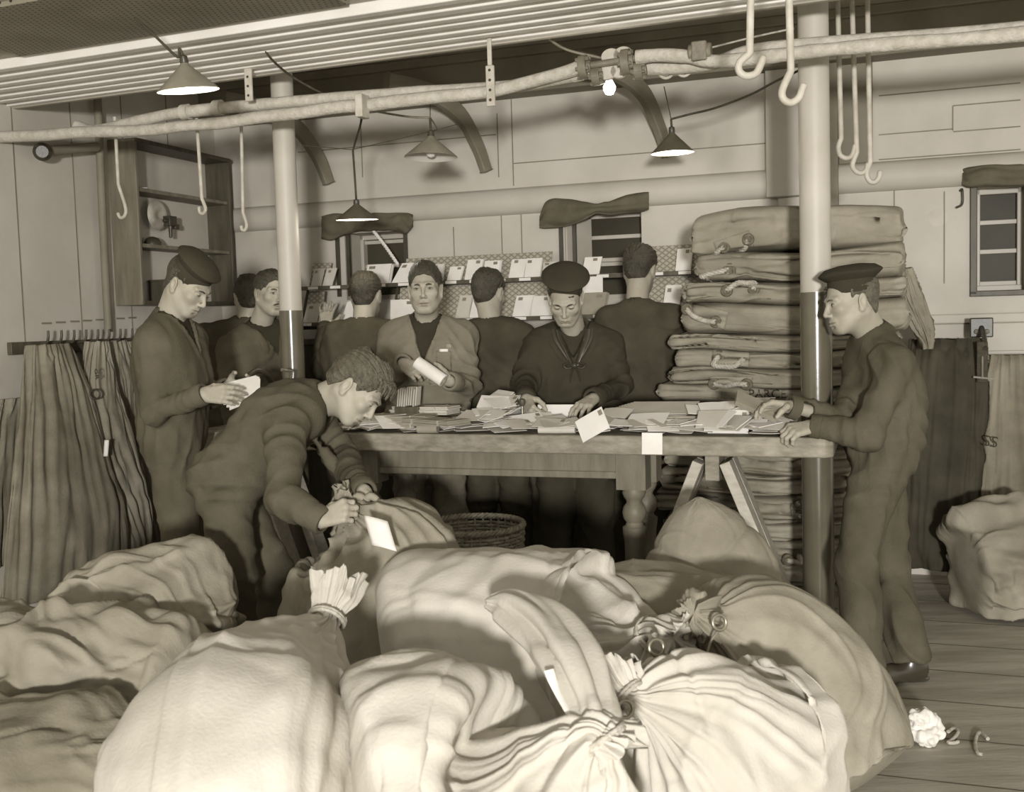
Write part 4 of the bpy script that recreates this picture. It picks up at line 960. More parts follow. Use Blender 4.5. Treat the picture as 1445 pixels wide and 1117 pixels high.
# franking machine with a hand wheel, beside the left pillar
c = at(392, 540, 5.02); c[2] = .975
fm = empty('franking_machine', c, 'dark franking machine with a large hand wheel beside the left pillar', 'machine')
R90 = np.array(Matrix.Rotation(-.5, 3, 'Z'))
mb = MB(); mb.box(c+V3(.02, .05, .06), (.26, .2, .12), R90); mb.box(c+V3(.04, .05, .16), (.15, .14, .10), R90); mb.build('machine_body', MT['dark_iron'], fm, bevel=.012)
wc = c+V3(-.085, -.04, .165); mb = MB(); Rw = rot_to(nrm(V3(.9, -.45, 0))); mb.torus(wc, Rw, .105, .012, 40, 10)
for k in range(5): a = k*2*PI/5; mb.bar(wc, wc+Rw@V3(math.cos(a)*.1, math.sin(a)*.1, 0), .014, .008)
mb.cyl(wc-Rw[:, 2]*.02, wc+Rw[:, 2]*.05, .018, .018, 16); mb.build('hand_wheel', MT['dark_iron'], fm, smooth=50)
mb = MB(); mb.cyl(c+V3(.01, -.07, .06), c+V3(.03, -.10, .06), .02, .02, 20); mb.cyl(c+V3(.05, -.07, .115), c+V3(.06, -.09, .115), .013, .013, 16); mb.build('dial', MT['brass'], fm)
mb = MB(); mb.tube([c+V3(.05, .05, .21), c+V3(.06, .04, .26), c+V3(.02, .0, .27)], .008, 10); mb.build('lever', MT['brass'], fm)

# curtains bunched above the two middle windows, valance over the right one
def bunch(rows, b, label, seed, name='rolled_curtain'):
    """rows: list of (px, y_top, y_bot, bulge) across the curtain"""
    r = crom(np.array(rows, float), 90); nv = 40; G = []
    for i, (x, yt, yb, bl) in enumerate(r):
        ring = []
        for k in range(nv):
            a = 2*PI*k/nv; y = (yt+yb)/2-(yb-yt)/2*math.cos(a); dep = bl*math.sin(a)
            ring.append(pb(x, y, b-dep*.8-.02))
        G.append(ring)
    G = np.array(G); v = G.reshape(-1, 3)
    cx = r[:, 0].repeat(nv); ph = np.tile(np.arange(nv)*2*PI/nv, 90)
    v = v+(np.stack([Bv*0-Bv]*len(v)))*(np.abs(np.sin(ph*2.5+sines(v, 9, seed)*2.2))*.012+sines(v, 30, seed+3)*.004)[:, None]+V3(0, 0, 1)*(sines(v, 16, seed+5)*.006)[:, None]
    G = v.reshape(90, nv, 3); mb = MB(); f = [(i*nv+j, i*nv+(j+1) % nv, (i+1)*nv+(j+1) % nv, (i+1)*nv+j) for i in range(89) for j in range(nv)]+[tuple(range(nv)), tuple(reversed(range(89*nv, 90*nv)))]
    mb.add(v, f); c = v.mean(0); tag(mb.build(name, MT['curtain'], loc=c, smooth=60), label, 'curtain')
bunch([(455, 306, 338, .03), (470, 303, 339, .045), (500, 302, 328, .05), (535, 301, 326, .05), (560, 300, 328, .05), (574, 300, 331, .045), (583, 302, 320, .03)], -.03, 'dark rolled-up curtain over the left window', 3)
bunch([(762, 304, 322, .03), (772, 283, 323, .045), (800, 280, 319, .05), (825, 284, 312, .05), (843, 288, 303, .045), (862, 282, 303, .05), (885, 275, 301, .05), (905, 272, 300, .05), (916, 272, 297, .03)], -.03, 'dark curtain bunched and tied in the middle over the right-centre window', 6)
bunch([(1358, 237, 262, .02), (1370, 235, 266, .05), (1400, 234, 264, .05), (1450, 231, 262, .04)], -.02, 'dark valance over the far right window', 9, 'window_valance')
# cord across the left window
mb = MB(); P = [pb(524, 322, -.06), pb(542, 345, -.06), pb(562, 374, -.10)]; P = crom(P, 60); T = nrm(P[-1]-P[0]); X = nrm(np.cross(T, Bv))
for s in (0, PI): mb.tube(np.array([p+X*math.cos(i*.9+s)*.006+Bv*math.sin(i*.9+s)*.006 for i, p in enumerate(P)]), .0065, 8)
tag(mb.build('twisted_cord', MT['paper'], loc=P[0], smooth=60), 'white twisted cord slanting across the left window', 'cord')
# hook and round stain patch on the right wall
mb = MB(); mb.lathe([(0, .0015), (.048, .001), (.052, 0)], pb(1324, 307, -.001), rot_to(-Bv), 28, 1, .9); tag(mb.build('wall_disc', MT['paper_mid'], loc=pb(1324, 307, 0)), 'pale round disc on the wall between the mailbags and the right window', 'disc')
mb = MB(); q = pb(1358, 268, -.03); mb.tube([q+V3(0, .03, 0), q, q-V3(.0, 0, .07), q-V3(.03, 0, .09)], .006, 8, samples=20); tag(mb.build('curtain_hook', MT['dark_iron'], loc=q, smooth=60), 'small dark hook on the wall beside the right window valance', 'hook')
# ------------------------------------------------------------------ mail sacks
def signed_push(v, trees, gap=.006, axis=None):
    """dent: vertices that lie inside another body slide back toward their own axis until they are outside it"""
    for t, lo, hi in trees:
        for i in np.where(((v > lo-.01) & (v < hi+.01)).all(1))[0]:
            p = Vector(v[i]); loc, n, idx, dist = t.find_nearest(p)
            if loc is None or (p-loc).dot(n) > gap: continue
            c = Vector(axis[i]); d = p-c; L_ = d.length
            if L_ < 1e-4: continue
            d /= L_; h = t.ray_cast(c, d, L_+gap*2)
            if h[0] is not None and h[1].dot(d) < 0: v[i] = np.array(h[0]-d*gap)
    return v
TREES = []
def tree_of(v, q):
    v = np.asarray(v); return (BVHTree.FromPolygons([Vector(p) for p in v], [tuple(int(i) for i in f) for f in q]), v.min(0), v.max(0))
def quads(nu, nv):
    """rings of nu points (closed), nv rings"""
    i = np.arange(nv-1)[:, None]*nu; j = np.arange(nu)[None, :]; k = (j+1) % nu
    return np.stack([i+j, i+k, i+nu+k, i+nu+j], -1).reshape(-1, 4)
def sack(label, path, rx, rz, m='canvas_white', seed=1, neck=None, pleats=13, nu=170, nv=150, lump=.05, group=None, sq=.85, fold=.022, nfold=.30, floor=True, up=None, cat='mail sack', name='mail_sack', push=True, tail=None, creases=(), seam=False, tie=True, sharp=1., reg=True, nlen=.17, limp=0.):
    """path: 3-D points from the closed bottom to the mouth; rx/rz: half width/height along it; neck: path parameter 0..1 of the tie"""
    P = crom(path, nv); k = len(path); tt = np.linspace(0, 1, nv)
    RX = np.maximum(crom(np.array(rx, float)[:, None], nv)[:, 0], .004); RZ = np.maximum(crom(np.array(rz, float)[:, None], nv)[:, 0], .004)
    e = np.minimum(1, np.sqrt(np.maximum(1-(1-np.minimum(tt/.10, 1))**2, 0.0004))); RX = RX*e; RZ = RZ*e
    if neck is None: e2 = np.minimum(1, np.sqrt(np.maximum(1-(1-np.minimum((1-tt)/.10, 1))**2, .0004))); RX = RX*e2; RZ = RZ*e2
    T = np.gradient(P, axis=0); T /= np.linalg.norm(T, axis=1)[:, None]
    upv = V3(0, 0, 1) if up is None else V3(up); S = np.zeros((nv, 3)); U = np.zeros((nv, 3))
    s0 = None
    for i in range(nv):
        s = np.cross(T[i], upv)
        if np.linalg.norm(s) < .25 and s0 is not None: s = s0-T[i]*np.dot(s0, T[i])
        s = nrm(s); s = nrm(.8*s0+.2*s) if s0 is not None else s; s0 = s; S[i] = s; U[i] = np.cross(s, T[i])
    ph = np.arange(nu)*2*PI/nu
    c, s = np.cos(ph), np.sin(ph); cx = np.sign(c)*np.abs(c)**sq; sx = np.sign(s)*np.abs(s)**sq
    V = P[:, None]+S[:, None]*(RX[:, None]*cx[None])[..., None]+U[:, None]*(RZ[:, None]*sx[None])[..., None]
    v = V.reshape(-1, 3); q = quads(nu, nv)
    n = vnormals(v, q)
    if np.mean(((v-P.repeat(nu, 0))*n).sum(1)) < 0: q = q[:, ::-1]; n = -n
    R = np.minimum(RX, RZ).repeat(nu); tv = tt.repeat(nu); pv = np.tile(ph, nv)
    body = smooth01(tv, .02, .12)
    d = lump*R*sines(v, 7.5, seed)*body+lump*.5*R*sines(v, 17, seed+1)*body
    # long soft folds running toward the neck, broken up along the way
    fx = np.stack([np.cos(pv)*1.1, np.sin(pv)*1.1, tv*.55], 1)
    rg = 1-np.abs(sines(fx, 6.5, seed+2)); rg2 = 1-np.abs(sines(v, 9, seed+7))
    wv = v+np.stack([sines(v, 7, seed+31), sines(v, 7, seed+32), sines(v, 7, seed+33)], 1)*.06
    lm = limp+.0045; ax_ = nrm(P[-1]-P[0]); wa = wv-.55*(wv@ax_)[:, None]*ax_
    f1, f2, f3 = sines(wa, 6.5, seed+21, 3), sines(wa, 12, seed+22, 3), sines(wa, 22, seed+23, 3); br = smooth01(sines(v, 6, seed+61), -.5, .5)
    d += body*(lm*1.25*(np.exp(-(f1/.20)**2)-.35)*br+lm*.8*(np.exp(-(f2/.22)**2)-.35)*(1-br*.6)+lm*.30*(np.exp(-(f3/.3)**2)-.4)+limp*.75*sines(v, 8, seed+24)-lm*.9*np.exp(-(sines(wa, 5, seed+63, 3)/.07)**2)*(1-br))
    d += fold*(np.clip(rg, 0, 1)**3-.35)*body+fold*.55*(np.clip(rg2, 0, 1)**5-.15)*body*sharp
    d -= .012*np.clip(1-np.abs(sines(v, 5.5, seed+15))*4.5, 0, 1)**1.5*body*sharp
    if neck is not None:
        w = np.exp(-((tv-neck)/nlen)**2)*np.where(tv < neck, 1, .0)+np.where(tv >= neck, np.exp(-((tv-neck)/.5)**2), 0)
        pl = np.cos(pleats*pv+2.2*np.sin(2*pv+seed)+2.5*(neck-tv)*np.sin(3*pv+seed*2))
        pl2 = np.cos((pleats//2+1)*pv+1.7*np.sin(pv*3+seed))
        prof = (.6*(1-2*np.abs(np.sin((pleats*pv+2.2*np.sin(2*pv+seed)+3.5*(neck-tv)*np.sin(3*pv+seed*2))/2))**.8)+.5*pl2)
        amp = np.minimum(nfold*np.maximum(RX, RZ).repeat(nu), .038)*np.where(tv < neck, 1, .8)
        d += prof*amp*w
    v = v+n*d[:, None]
    if neck is not None:
        mo = smooth01(tv, neck+.01, 1.)[:, None]; v = v+mo*(T.repeat(nu, 0)*sines(fx, 4.5, seed+51)[:, None]*.030+np.stack([sines(v, 24, seed+52+k) for k in range(3)], 1)*.008)
    if floor: v[:, 2] = np.where(v[:, 2] < .02, .004+.016*np.exp((v[:, 2]-.02)/.06), v[:, 2])
    if push: v = signed_push(v, TREES, .006, P.repeat(nu, 0))
    caps = [tuple(range(nu))]+[tuple(range((nv-1)*nu, nv*nu))]
    me = np_mesh(name, np.vstack([v, v[:nu].mean(0), v[-nu:].mean(0)]), np.vstack([q, [[i, (i+1) % nu, nv*nu, nv*nu] for i in range(0)]]) if False else q) if False else None
    v2 = np.vstack([v, v[:nu].mean(0), v[-nu:].mean(0)-(T[-1]*.02 if neck is not None else 0)])
    tri0 = [(nv*nu, i, (i+1) % nu) for i in range(nu)]; tri1 = [(nv*nu+1, (nv-1)*nu+(i+1) % nu, (nv-1)*nu+i) for i in range(nu)]
    me = bpy.data.meshes.new(name); me.from_pydata(v2.tolist(), [], [tuple(int(i) for i in f) for f in q]+tri0+tri1); me.update()
    import bmesh as _b
    bm = _b.new(); bm.from_mesh(me); _b.ops.recalc_face_normals(bm, faces=bm.faces); bm.to_mesh(me); bm.free()
    me.polygons.foreach_set('use_smooth', [True]*len(me.polygons))
    base = V3(v[:, 0].mean(), v[:, 1].mean(), v[:, 2].min()); o = link(name, me, MT[m], None, base)
    tag(o, label, cat, group)
    if reg: TREES.append(tree_of(v, q))
    if neck is not None and tie:
        i = int(neck*(nv-1)); rad = max(.016, .62*min(RX[i], RZ[i])+.012); mb = MB()
        ring = [P[i]+T[i]*dd+(S[i]*math.cos(a)*(RX[i]+.012)+U[i]*math.sin(a)*(RZ[i]+.012)) for dd, a in [(.007*(a_/(2*PI)-1), a_) for a_ in np.linspace(0, 4*PI, 60)]]
        mb.tube(ring, .0055, 8); mb.build('tie_cord', MT['rope'], o, smooth=60)
    return o
def tail(parent, pts, rad, seed, m='canvas_white'):
    n, k = 100, 60; P = crom(pts, n); R = crom(np.array(rad, float)[:, None], n)[:, 0]; T = np.gradient(P, axis=0); V = []
    for i in range(n):
        Q = rot_to(T[i]); a = np.arange(k)*2*PI/k; rr = R[i]*(1+.20*np.cos(5*a+i*.035+seed)+.10*np.cos(9*a-i*.05))
        V.append(P[i]+Q[:, 0]*(np.cos(a)*rr)[:, None]+Q[:, 1]*(np.sin(a)*rr*.8)[:, None])
    v = np.concatenate(V); q = quads(k, n); v = v+vnormals(v, q)*(sines(v, 22, seed)*.004)[:, None]
    v2 = np.vstack([v, P[0], P[-1]]); tr = [(n*k, (i+1) % k, i) for i in range(k)]+[(n*k+1, (n-1)*k+i, (n-1)*k+(i+1) % k) for i in range(k)]
    mb = MB(); mb.add(v2, [tuple(x) for x in q]+tr); return mb.build('sack_tail', MT[m], parent, smooth=80)
def tag_card(parent_or_none, c, x, y, w, h, name, label, m='paper', lines=0, hole=True):
    x, y = nrm(x), nrm(y); n = nrm(np.cross(x, y)); mb = MB(); N_ = 6
    G = np.array([[c+x*(w*(i/N_-.5))+y*(h*(j/N_-.5))+n*(.012*math.sin(PI*i/N_)) for j in range(N_+1)] for i in range(N_+1)])
    mb.grid(G); o = mb.build(name, MT[m], parent_or_none, loc=None if parent_or_none else c, solid=.002, smooth=60)
    return o
SG = 'tied mail sacks heaped in the foreground'
def sacks():
    TREES.extend(HT)
    w = lambda x, y, Y: at(x, y, Y)
    # upright sack the bending man is tying
    c = w(520, 800, 3.46); b = V3(c[0]+.03, c[1], 0)
    zt = w(500, 722, 3.56)
    G_ = sack('grey-brown sack standing upright, its neck in the bending man\'s hands', [b, b+V3(0, 0, .22), b+V3(0, .0, .45), b+V3(.02, .0, .64), b+V3(-.02, .02, .745), b+V3(-.07, .04, .80), zt+V3(-.02, 0, .02), zt+V3(.00, -.0, .07)],
         [.26, .30, .31, .285, .20, .065, .038, .06], [.24, .27, .28, .25, .17, .06, .036, .05], 'canvas_grey', 3, neck=.86, pleats=15, up=(0, 1, 0), fold=.03, nfold=.30, nlen=.28)
    # peaked sack behind, at the trestle
    c = w(993, 760, 3.62); b = V3(c[0]+.02, c[1], 0)
    sack('smooth peaked sack standing against the trestle legs', [b, b+V3(0, 0, .2), b+V3(0, 0, .42), b+V3(-.01, 0, .60), b+V3(-.03, 0, .74), b+V3(-.035, 0, .825)], [.25, .28, .27, .22, .13, .03], [.2, .22, .22, .18, .11, .03], 'canvas_grey', 6, up=(0, 1, 0), fold=.002, lump=.05, sq=.95)
    # low sack in the gap behind
    c = w(905, 880, 3.28); b = V3(c[0], c[1], .33)
    sack('low grey sack lying in the gap below the turned table leg', [b+V3(-.35, .05, 0), b+V3(-.15, 0, .0), b+V3(.15, 0, .0), b+V3(.36, -.02, 0)], [.24, .28, .28, .22], [.30, .34, .34, .28], 'canvas_grey', 8, fold=.012, lump=.05)
    # sack with vertical seams whose tail hangs forward
    p = [w(545, 880, 3.04), w(600, 862, 3.05), w(700, 850, 3.02), w(800, 850, 2.98), w(868, 864, 2.92), w(920, 886, 2.80), w(936, 894, 2.76), w(958, 906, 2.71)]
    for i, z in enumerate((.38, .40, .40, .40, .42, .54)): p[i] = V3(p[i][0], p[i][1], z)
    sack('big pale barrel-shaped sack across the middle of the heap, gathered at its right end', p, [.22, .30, .36, .37, .31, .12, .05, .08], [.30, .37, .385, .385, .35, .14, .048, .075], 'canvas_white', 12, neck=.83, pleats=15, fold=.012, nfold=.26, nlen=.20, sq=.8)
    # left white sack
    p = [w(325, 1300, 1.98), w(335, 1190, 2.12), w(355, 1090, 2.30), w(395, 985, 2.50), w(446, 900, 2.66), w(460, 876, 2.72), w(472, 842, 2.78), w(478, 815, 2.82)]
    p[0][2] = .20
    sack('large white sack at the lower left of the heap, its mouth ruffled above the tie', p, [.22, .265, .265, .20, .075, .036, .060, .075], [.30, .36, .345, .24, .075, .034, .050, .06], 'canvas_white', 15, neck=.725, pleats=9, fold=.014, nfold=.28, nlen=.17, lump=.03)
    # right, large
    p = [w(1150, 1190, 2.95), w(1125, 1085, 3.0), w(1090, 985, 3.03), w(1040, 905, 2.98), w(998, 876, 2.84), w(985, 869, 2.76), w(975, 866, 2.71)]
    p[0][2] = .03
    C_ = sack('large buff sack at the right of the heap, its gathered neck in a round knot', p, [.27, .32, .30, .205, .060, .066, .030], [.27, .33, .32, .22, .056, .066, .028], 'canvas', 19, neck=.82, pleats=9, fold=.010, nfold=.22, nlen=.13, lump=.03, tie=False)
    # bottom right
    p = [w(1150, 1090, 2.62), w(1105, 1070, 2.58), w(1030, 1045, 2.50), w(950, 1008, 2.40), w(896, 985, 2.36), w(885, 978, 2.36), w(868, 955, 2.40)]
    for i, z in enumerate((.28, .28, .32)): p[i] = V3(p[i][0], p[i][1], z)
    sack('pale sack at the bottom right of the heap with folds fanning out from its tie', p, [.17, .22, .24, .15, .040, .034, .06], [.24, .29, .29, .16, .038, .032, .055], 'canvas_white', 23, neck=.80, pleats=13, fold=.016, nfold=.34, nlen=.26)
    # bottom middle
    p = [w(500, 1120, 2.16), w(560, 1080, 2.18), w(660, 1060, 2.16), w(765, 1055, 2.10), w(835, 1050, 2.06), w(852, 1046, 2.05), w(880, 1066, 2.04)]
    for i, z in enumerate((.34, .35, .35, .40)): p[i] = V3(p[i][0], p[i][1], z)
    D_ = sack('creased white sack at the bottom centre, its twisted tail thrown back over the barrel-shaped one', p, [.25, .30, .31, .23, .06, .045, .07], [.34, .375, .37, .27, .06, .042, .06], 'canvas_white', 29, neck=.80, pleats=11, fold=.014, nfold=.22, nlen=.20, lump=.05, limp=.012)
    tail(D_, [w(846, 1042, 2.05), w(838, 1006, 2.12), w(812, 945, 2.24), w(772, 890, 2.40), w(725, 858, 2.52), w(690, 850, 2.56)], [.030, .048, .060, .062, .050, .02], 5)
    # limp sacks at the left
    p = [w(270, 850, 3.3), w(225, 830, 3.36), w(165, 830, 3.38), w(115, 835, 3.36)]
    for q_, z in zip(p, (.50, .54, .56, .55)): q_[2] = z
    sack('limp grey sack slumped on top of the left-hand pile under the hanging sacks', [p[0]+V3(.05, -.05, -.06)]+p+[p[3]+V3(-.04, -.02, -.05)], [.10, .18, .20, .19, .15, .08], [.10, .16, .18, .18, .15, .08], 'canvas_grey', 33, fold=.012, lump=.10, limp=.05)
    p = [w(290, 970, 2.95), w(210, 945, 3.0), w(110, 940, 3.0), w(20, 945, 3.0), w(-60, 960, 3.0)]
    for q_ in p: q_[2] = .32
    sack('broad limp sack at the left edge between the slumped grey and large white ones', p, [.22, .26, .28, .28, .26], [.28, .33, .34, .34, .32], 'canvas_grey', 37, fold=.010, lump=.09, limp=.05)
    p = [w(220, 1090, 2.5), w(140, 1070, 2.55), w(40, 1060, 2.6), w(-60, 1060, 2.6)]
    for q_ in p: q_[2] = .24
    sack('worn sack in the bottom left corner of the pile', p, [.2, .24, .25, .22], [.22, .29, .30, .27], 'canvas_dark', 41, fold=.010, lump=.06, limp=.03)
    p = [w(85, 850, 3.9), w(60, 845, 4.0), w(0, 850, 4.1)]
    for q_ in p: q_[2] = .19
    sack('dark sack on the floor behind the left-hand pile', p, [.2, .22, .2], [.15, .19, .17], 'canvas_dark', 43, fold=.02)
    # crumpled sacks on the floor at the right
    p = [w(1362, 800, 4.88), w(1400, 800, 4.9), w(1460, 800, 4.93)]
    for q_, z in zip(p, (.22, .24, .24)): q_[2] = z
    sack('crumpled pale sack on the floor at the right edge under the hanging dark bags', p, [.16, .22, .20], [.21, .25, .24], 'canvas_grey', 47, fold=.012, lump=.12, limp=.075)
    # tags, rings, straps
    c = w(536, 752, 3.18); tag_card(G_, c, V3(.62, -.25, -.12), V3(-.25, .4, .7), .085, .10, 'address_card', None)
    for k, (x, y) in enumerate(((497, 712), (505, 722), (514, 712))):
        mb = MB(); q_ = w(x, y, 3.52); mb.tube([q_, q_+V3(.02, -.01, .03), q_+V3(.045, -.01, .015), q_+V3(.05, 0, -.02)], [.012, .014, .012, .006], 8, samples=12); mb.build('neck_fold', MT['canvas_grey'], G_, smooth=60)
    for (x, y, Y) in ((1015, 878, 2.64), (926, 913, 2.52), (882, 1000, 2.28)):
        q_ = w(x, y, Y); r = empty('brass_ring', q_, {1015: 'brass ring at the right side of the round knot on the buff sack', 926: 'brass ring on the strap left of the round knot', 882: 'brass ring low down by the tie of the bottom right sack'}[x], 'ring', 'sack rings')
        mb = MB(); mb.torus(q_, rot_to(V3(.35, -1, .25)), .019, .0048, 24, 10); mb.build('ring', MT['brass'], r, smooth=60)
        mb = MB(); mb.tube([q_+V3(0, 0, -.017), q_+V3(-.02, .01, -.05), q_+V3(-.03, .03, -.10)], [.007, .008, .006], 8, samples=10, squash=.4); mb.build('ring_strap', MT['canvas'], r, smooth=60)
    # label strap on the tail
    p = [w(775, 945, 2.18), w(785, 972, 2.16), w(806, 1010, 2.10)]; mb = MB(); mb.tube(p, [.013, .010, .009], 10, samples=16, squash=.35); tag(mb.build('label_strap', MT['paper'], loc=p[0], smooth=60), 'white label strap beside the hanging tail of the middle sack', 'label')
    # white rag and rope ends on the floor
    c = pz(1304, 1050, .0); cz = V3(0, 0, 0); mb = MB(); r = np.random.RandomState(4)
    F_ = Field(c-V3(.12, .12, .01), c+V3(.12, .12, .2), .004)
    for (dx, dz, rr) in ((0, .085, .036), (-.028, .095, .026), (.035, .08, .026), (-.035, .045, .032), (.04, .04, .032), (0, .03, .04)): F_.ell(c+V3(dx, r.uniform(-.02, .02), dz), (rr, rr, rr*.85), k=.012)
    v, q = F_.nets(); n = vnormals(v, q); v = v+n*((np.abs(sines(v, 70, 2))*.012-.006))[:, None]; v[:, 2] = np.maximum(v[:, 2], .002)
    tag(link('crumpled_rag', np_mesh('crumpled_rag', v, q), MT['paper'], None, c), 'crumpled white rag on the floor at the bottom right', 'rag')
    for lb, pts in (('short curl of pale rope on the floor right of the white rag', [(1338, 1032), (1346, 1027), (1352, 1032), (1345, 1042), (1338, 1047), (1346, 1048), (1352, 1046)]), ('hook-shaped curl of pale rope on the floor at the bottom right corner', [(1394, 1042), (1384, 1033), (1378, 1038), (1376, 1052), (1380, 1062), (1386, 1064)])):
        P_ = [pz(x, y, .008) for x, y in pts]; mb = MB(); mb.tube(P_, .0065, 8, samples=30); tag(mb.build('rope_end', MT['rope'], loc=P_[0], smooth=60), lb, 'rope')

# ------------------------------------------------------------------ sacks hung from the pegs and the dark bags at the right
HT = []
def hung(label, rows, m, seed, amp=.03, nf=9, name='hanging_sack', group=None, plane='a', th=.07, det=None, off=.0, lean=0.):
    """rows: list of (y_px, x_left, x_right, depth from wall) top to bottom; a pleated flattened tube of cloth"""
    nv, nu = 110, 120; r = crom(np.array(rows, float), nv); ph = np.arange(nu)*2*PI/nu; V = []
    for i in range(nv):
        y, x0, x1, dp = r[i]; t = i/(nv-1)
        A_, B_ = (pa(x0, y, AL_W+dp), pa(x1, y, AL_W+dp)) if plane == 'a' else (pb(x0, y, -dp), pb(x1, y, -dp))
        nn = Av if plane == 'a' else -Bv
        c = (A_+B_)/2; hw = (B_-A_)/2; c[2] = A_[2]*.5+B_[2]*.5; hw = V3(hw[0], hw[1], 0)
        wv = np.sin(nf*ph/2+2.0*np.sin(ph+seed)+1.2*t*math.sin(seed))*.5+np.sin(nf*ph+seed*2+1.5*np.sin(2*ph))*.4
        rad = 1+amp*wv*(1.3-.5*t)/max(np.linalg.norm(hw), .05)
        V.append(c+np.cos(ph)[:, None]*hw*rad[:, None]+np.sin(ph)[:, None]*nn*(th*(.5+.6*t))*rad[:, None])
    v = np.concatenate(V); q = quads(nu, nv); n = vnormals(v, q)
    if ((v-np.repeat(np.array([x.mean(0) for x in V]), nu, 0))*n).sum() < 0: q = q[:, ::-1]; n = -n
    tv = np.linspace(0, 1, nv).repeat(nu); pv = np.tile(ph, nv)
    fx = np.stack([np.cos(pv), np.sin(pv), tv*.5], 1)
    v = v+n*((1-np.abs(sines(fx, 9, seed+1)))**2*.016+sines(v, 12, seed)*.008-.014*np.clip(1-np.abs(sines(fx, 5, seed+5))*4, 0, 1))[:, None]
    if plane == 'a':
        dd = (v-O0)@Av-AL_W; v = v+Av*np.maximum(.006-dd, 0)[:, None]
    v = signed_push(v, HT+TREES, .006, np.repeat(np.array([x.mean(0) for x in V]), nu, 0)); HT.append(tree_of(v, q))
    v[:, 2] = np.maximum(v[:, 2], .004)
    me = bpy.data.meshes.new(name); me.from_pydata(v.tolist(), [], [tuple(int(i) for i in f) for f in q]+[tuple(range(nu)), tuple(range((nv-1)*nu, nv*nu))]); me.update()
    me.polygons.foreach_set('use_smooth', [True]*len(me.polygons))
    o = link(name, me, MT[m], None, V3(v[:, 0].mean(), v[:, 1].mean(), v[:, 2].max())); tag(o, label, 'mail sack' if plane == 'a' else 'bag', group); return o
def hanging():
    g = 'empty sacks hung on the pegs'
    h1 = hung('long worn sack hung at the far left of the peg rail', [(486, 40, 92, .12), (520, 36, 105, .14), (580, 30, 128, .18), (660, 20, 150, .22), (740, 10, 172, .24), (830, 0, 178, .24)], 'canvas_dark', 3, .02, 9, group=g)
    h2 = hung('narrow sack hung from the middle pegs with eyelets and a ring down its front', [(482, 126, 150, .11), (520, 120, 160, .13), (570, 116, 170, .15), (620, 120, 185, .17), (680, 140, 205, .18), (740, 165, 214, .18), (790, 180, 212, .18)], 'canvas_grey', 5, .016, 7, group=g, th=.05)
    h3 = hung('grey sack hung on the peg nearest the capped man, half behind the ringed one', [(480, 150, 182, .055), (520, 154, 198, .055), (580, 164, 206, .055), (640, 174, 215, .055), (720, 188, 222, .055), (780, 194, 224, .055)], 'canvas_grey', 8, .010, 6, group=g, th=.025)
    h4 = hung('dark sack stuffed against the wall at the far left behind the long one', [(560, 0, 70, .045), (600, -10, 80, .05), (680, -20, 84, .05), (790, -20, 80, .05)], 'canvas_dark', 11, .008, 7, group=g, th=.022)
    for (x, y, hh, d, dp) in ((150, 632, h2, .055, .28), (197, 562, h3, .05, .24)):
        c = pa(x, y, AL_W+dp); tag_card(hh, c, V3(.8, -.3, 0), V3(.12, 0, 1), .030, d*1.6, 'luggage_label', None)
    # ring and eyelets, stitched patch on the narrow sack
    c = pa(134, 556, AL_W+.23); mb = MB(); mb.torus(c, rot_to(V3(.6, -.8, .2)), .026, .005, 24, 8); mb.build('ring', MT['dark_iron'], h2, smooth=60)
    txt = text_mesh('GR', .045); place_text(txt, pa(133, 520, AL_W+.235), V3(.12, -.05, -1), V3(.75, -.6, 0), 'stencil_letters', 'ink', h2)
    # right: dark oilcloth bags on a hook
    d1 = hung('broad dark oilcloth bag hanging behind the young man at the right', [(478, 1285, 1390, .30), (520, 1280, 1394, .36), (600, 1276, 1392, .42), (680, 1272, 1388, .44), (760, 1270, 1384, .42), (800, 1275, 1380, .40)], 'canvas_black', 14, .012, 8, 'hanging_bag', plane='b', th=.07)
    d2 = hung('grey hanging bag with stencilled letters at the right edge', [(500, 1392, 1470, .34), (560, 1380, 1480, .38), (640, 1374, 1480, .42), (720, 1372, 1475, .42), (765, 1390, 1460, .40)], 'canvas_dark', 17, .014, 8, 'hanging_bag', plane='b', th=.06)
    place_text(text_mesh('SS', .075), pb(1386, 628, -.53), V3(1, -.25, -.18), V3(.1, 0, 1), 'stencil_letters', 'ink', d2)
    c = pb(1385, 462, -.20); r = empty('strap_hook', c, 'dark iron hook plate with a buckled strap over the hanging bags at the right', 'hook plate')
    mb = MB(); mb.box(c+V3(0, 0, 0), (.11, .02, .10), RROT); mb.box(c+Bv*.10, (.05, .20, .05), RROT); mb.build('hook_plate', MT['dark_iron'], r, bevel=.006)
    for dx in (-.025, .025):
        mb = MB(); mb.lathe([(0, .012), (.010, .009), (.013, 0), (0, 0)], c-Bv*.011+Av*dx-V3(0, 0, .02), rot_to(-Bv), 16); mb.build('rivet', MT['iron'], r, smooth=50)
    mb = MB(); mb.tube([c-Bv*.02, c-Bv*.14-V3(0, 0, .03), c-Bv*.26-V3(0, 0, .10)], .012, 10, samples=14); mb.build('hook_arm', MT['dark_iron'], r, smooth=60)
    mb = MB(); q = pb(1386, 505, -.45); mb.box(q-V3(0, 0, .02), (.05, .012, .20), RROT); mb.build('strap', MT['flex'], r, bevel=.004)
    mb = MB(); q = pb(1386, 520, -.465); mb.bar(q+V3(0, 0, .06), q-V3(0, 0, .05), .008, .008); mb.bar(q-V3(0, 0, .04)-Av*.04, q-V3(0, 0, .05)+Av*.05, .008, .008); mb.build('buckle', MT['iron'], r)
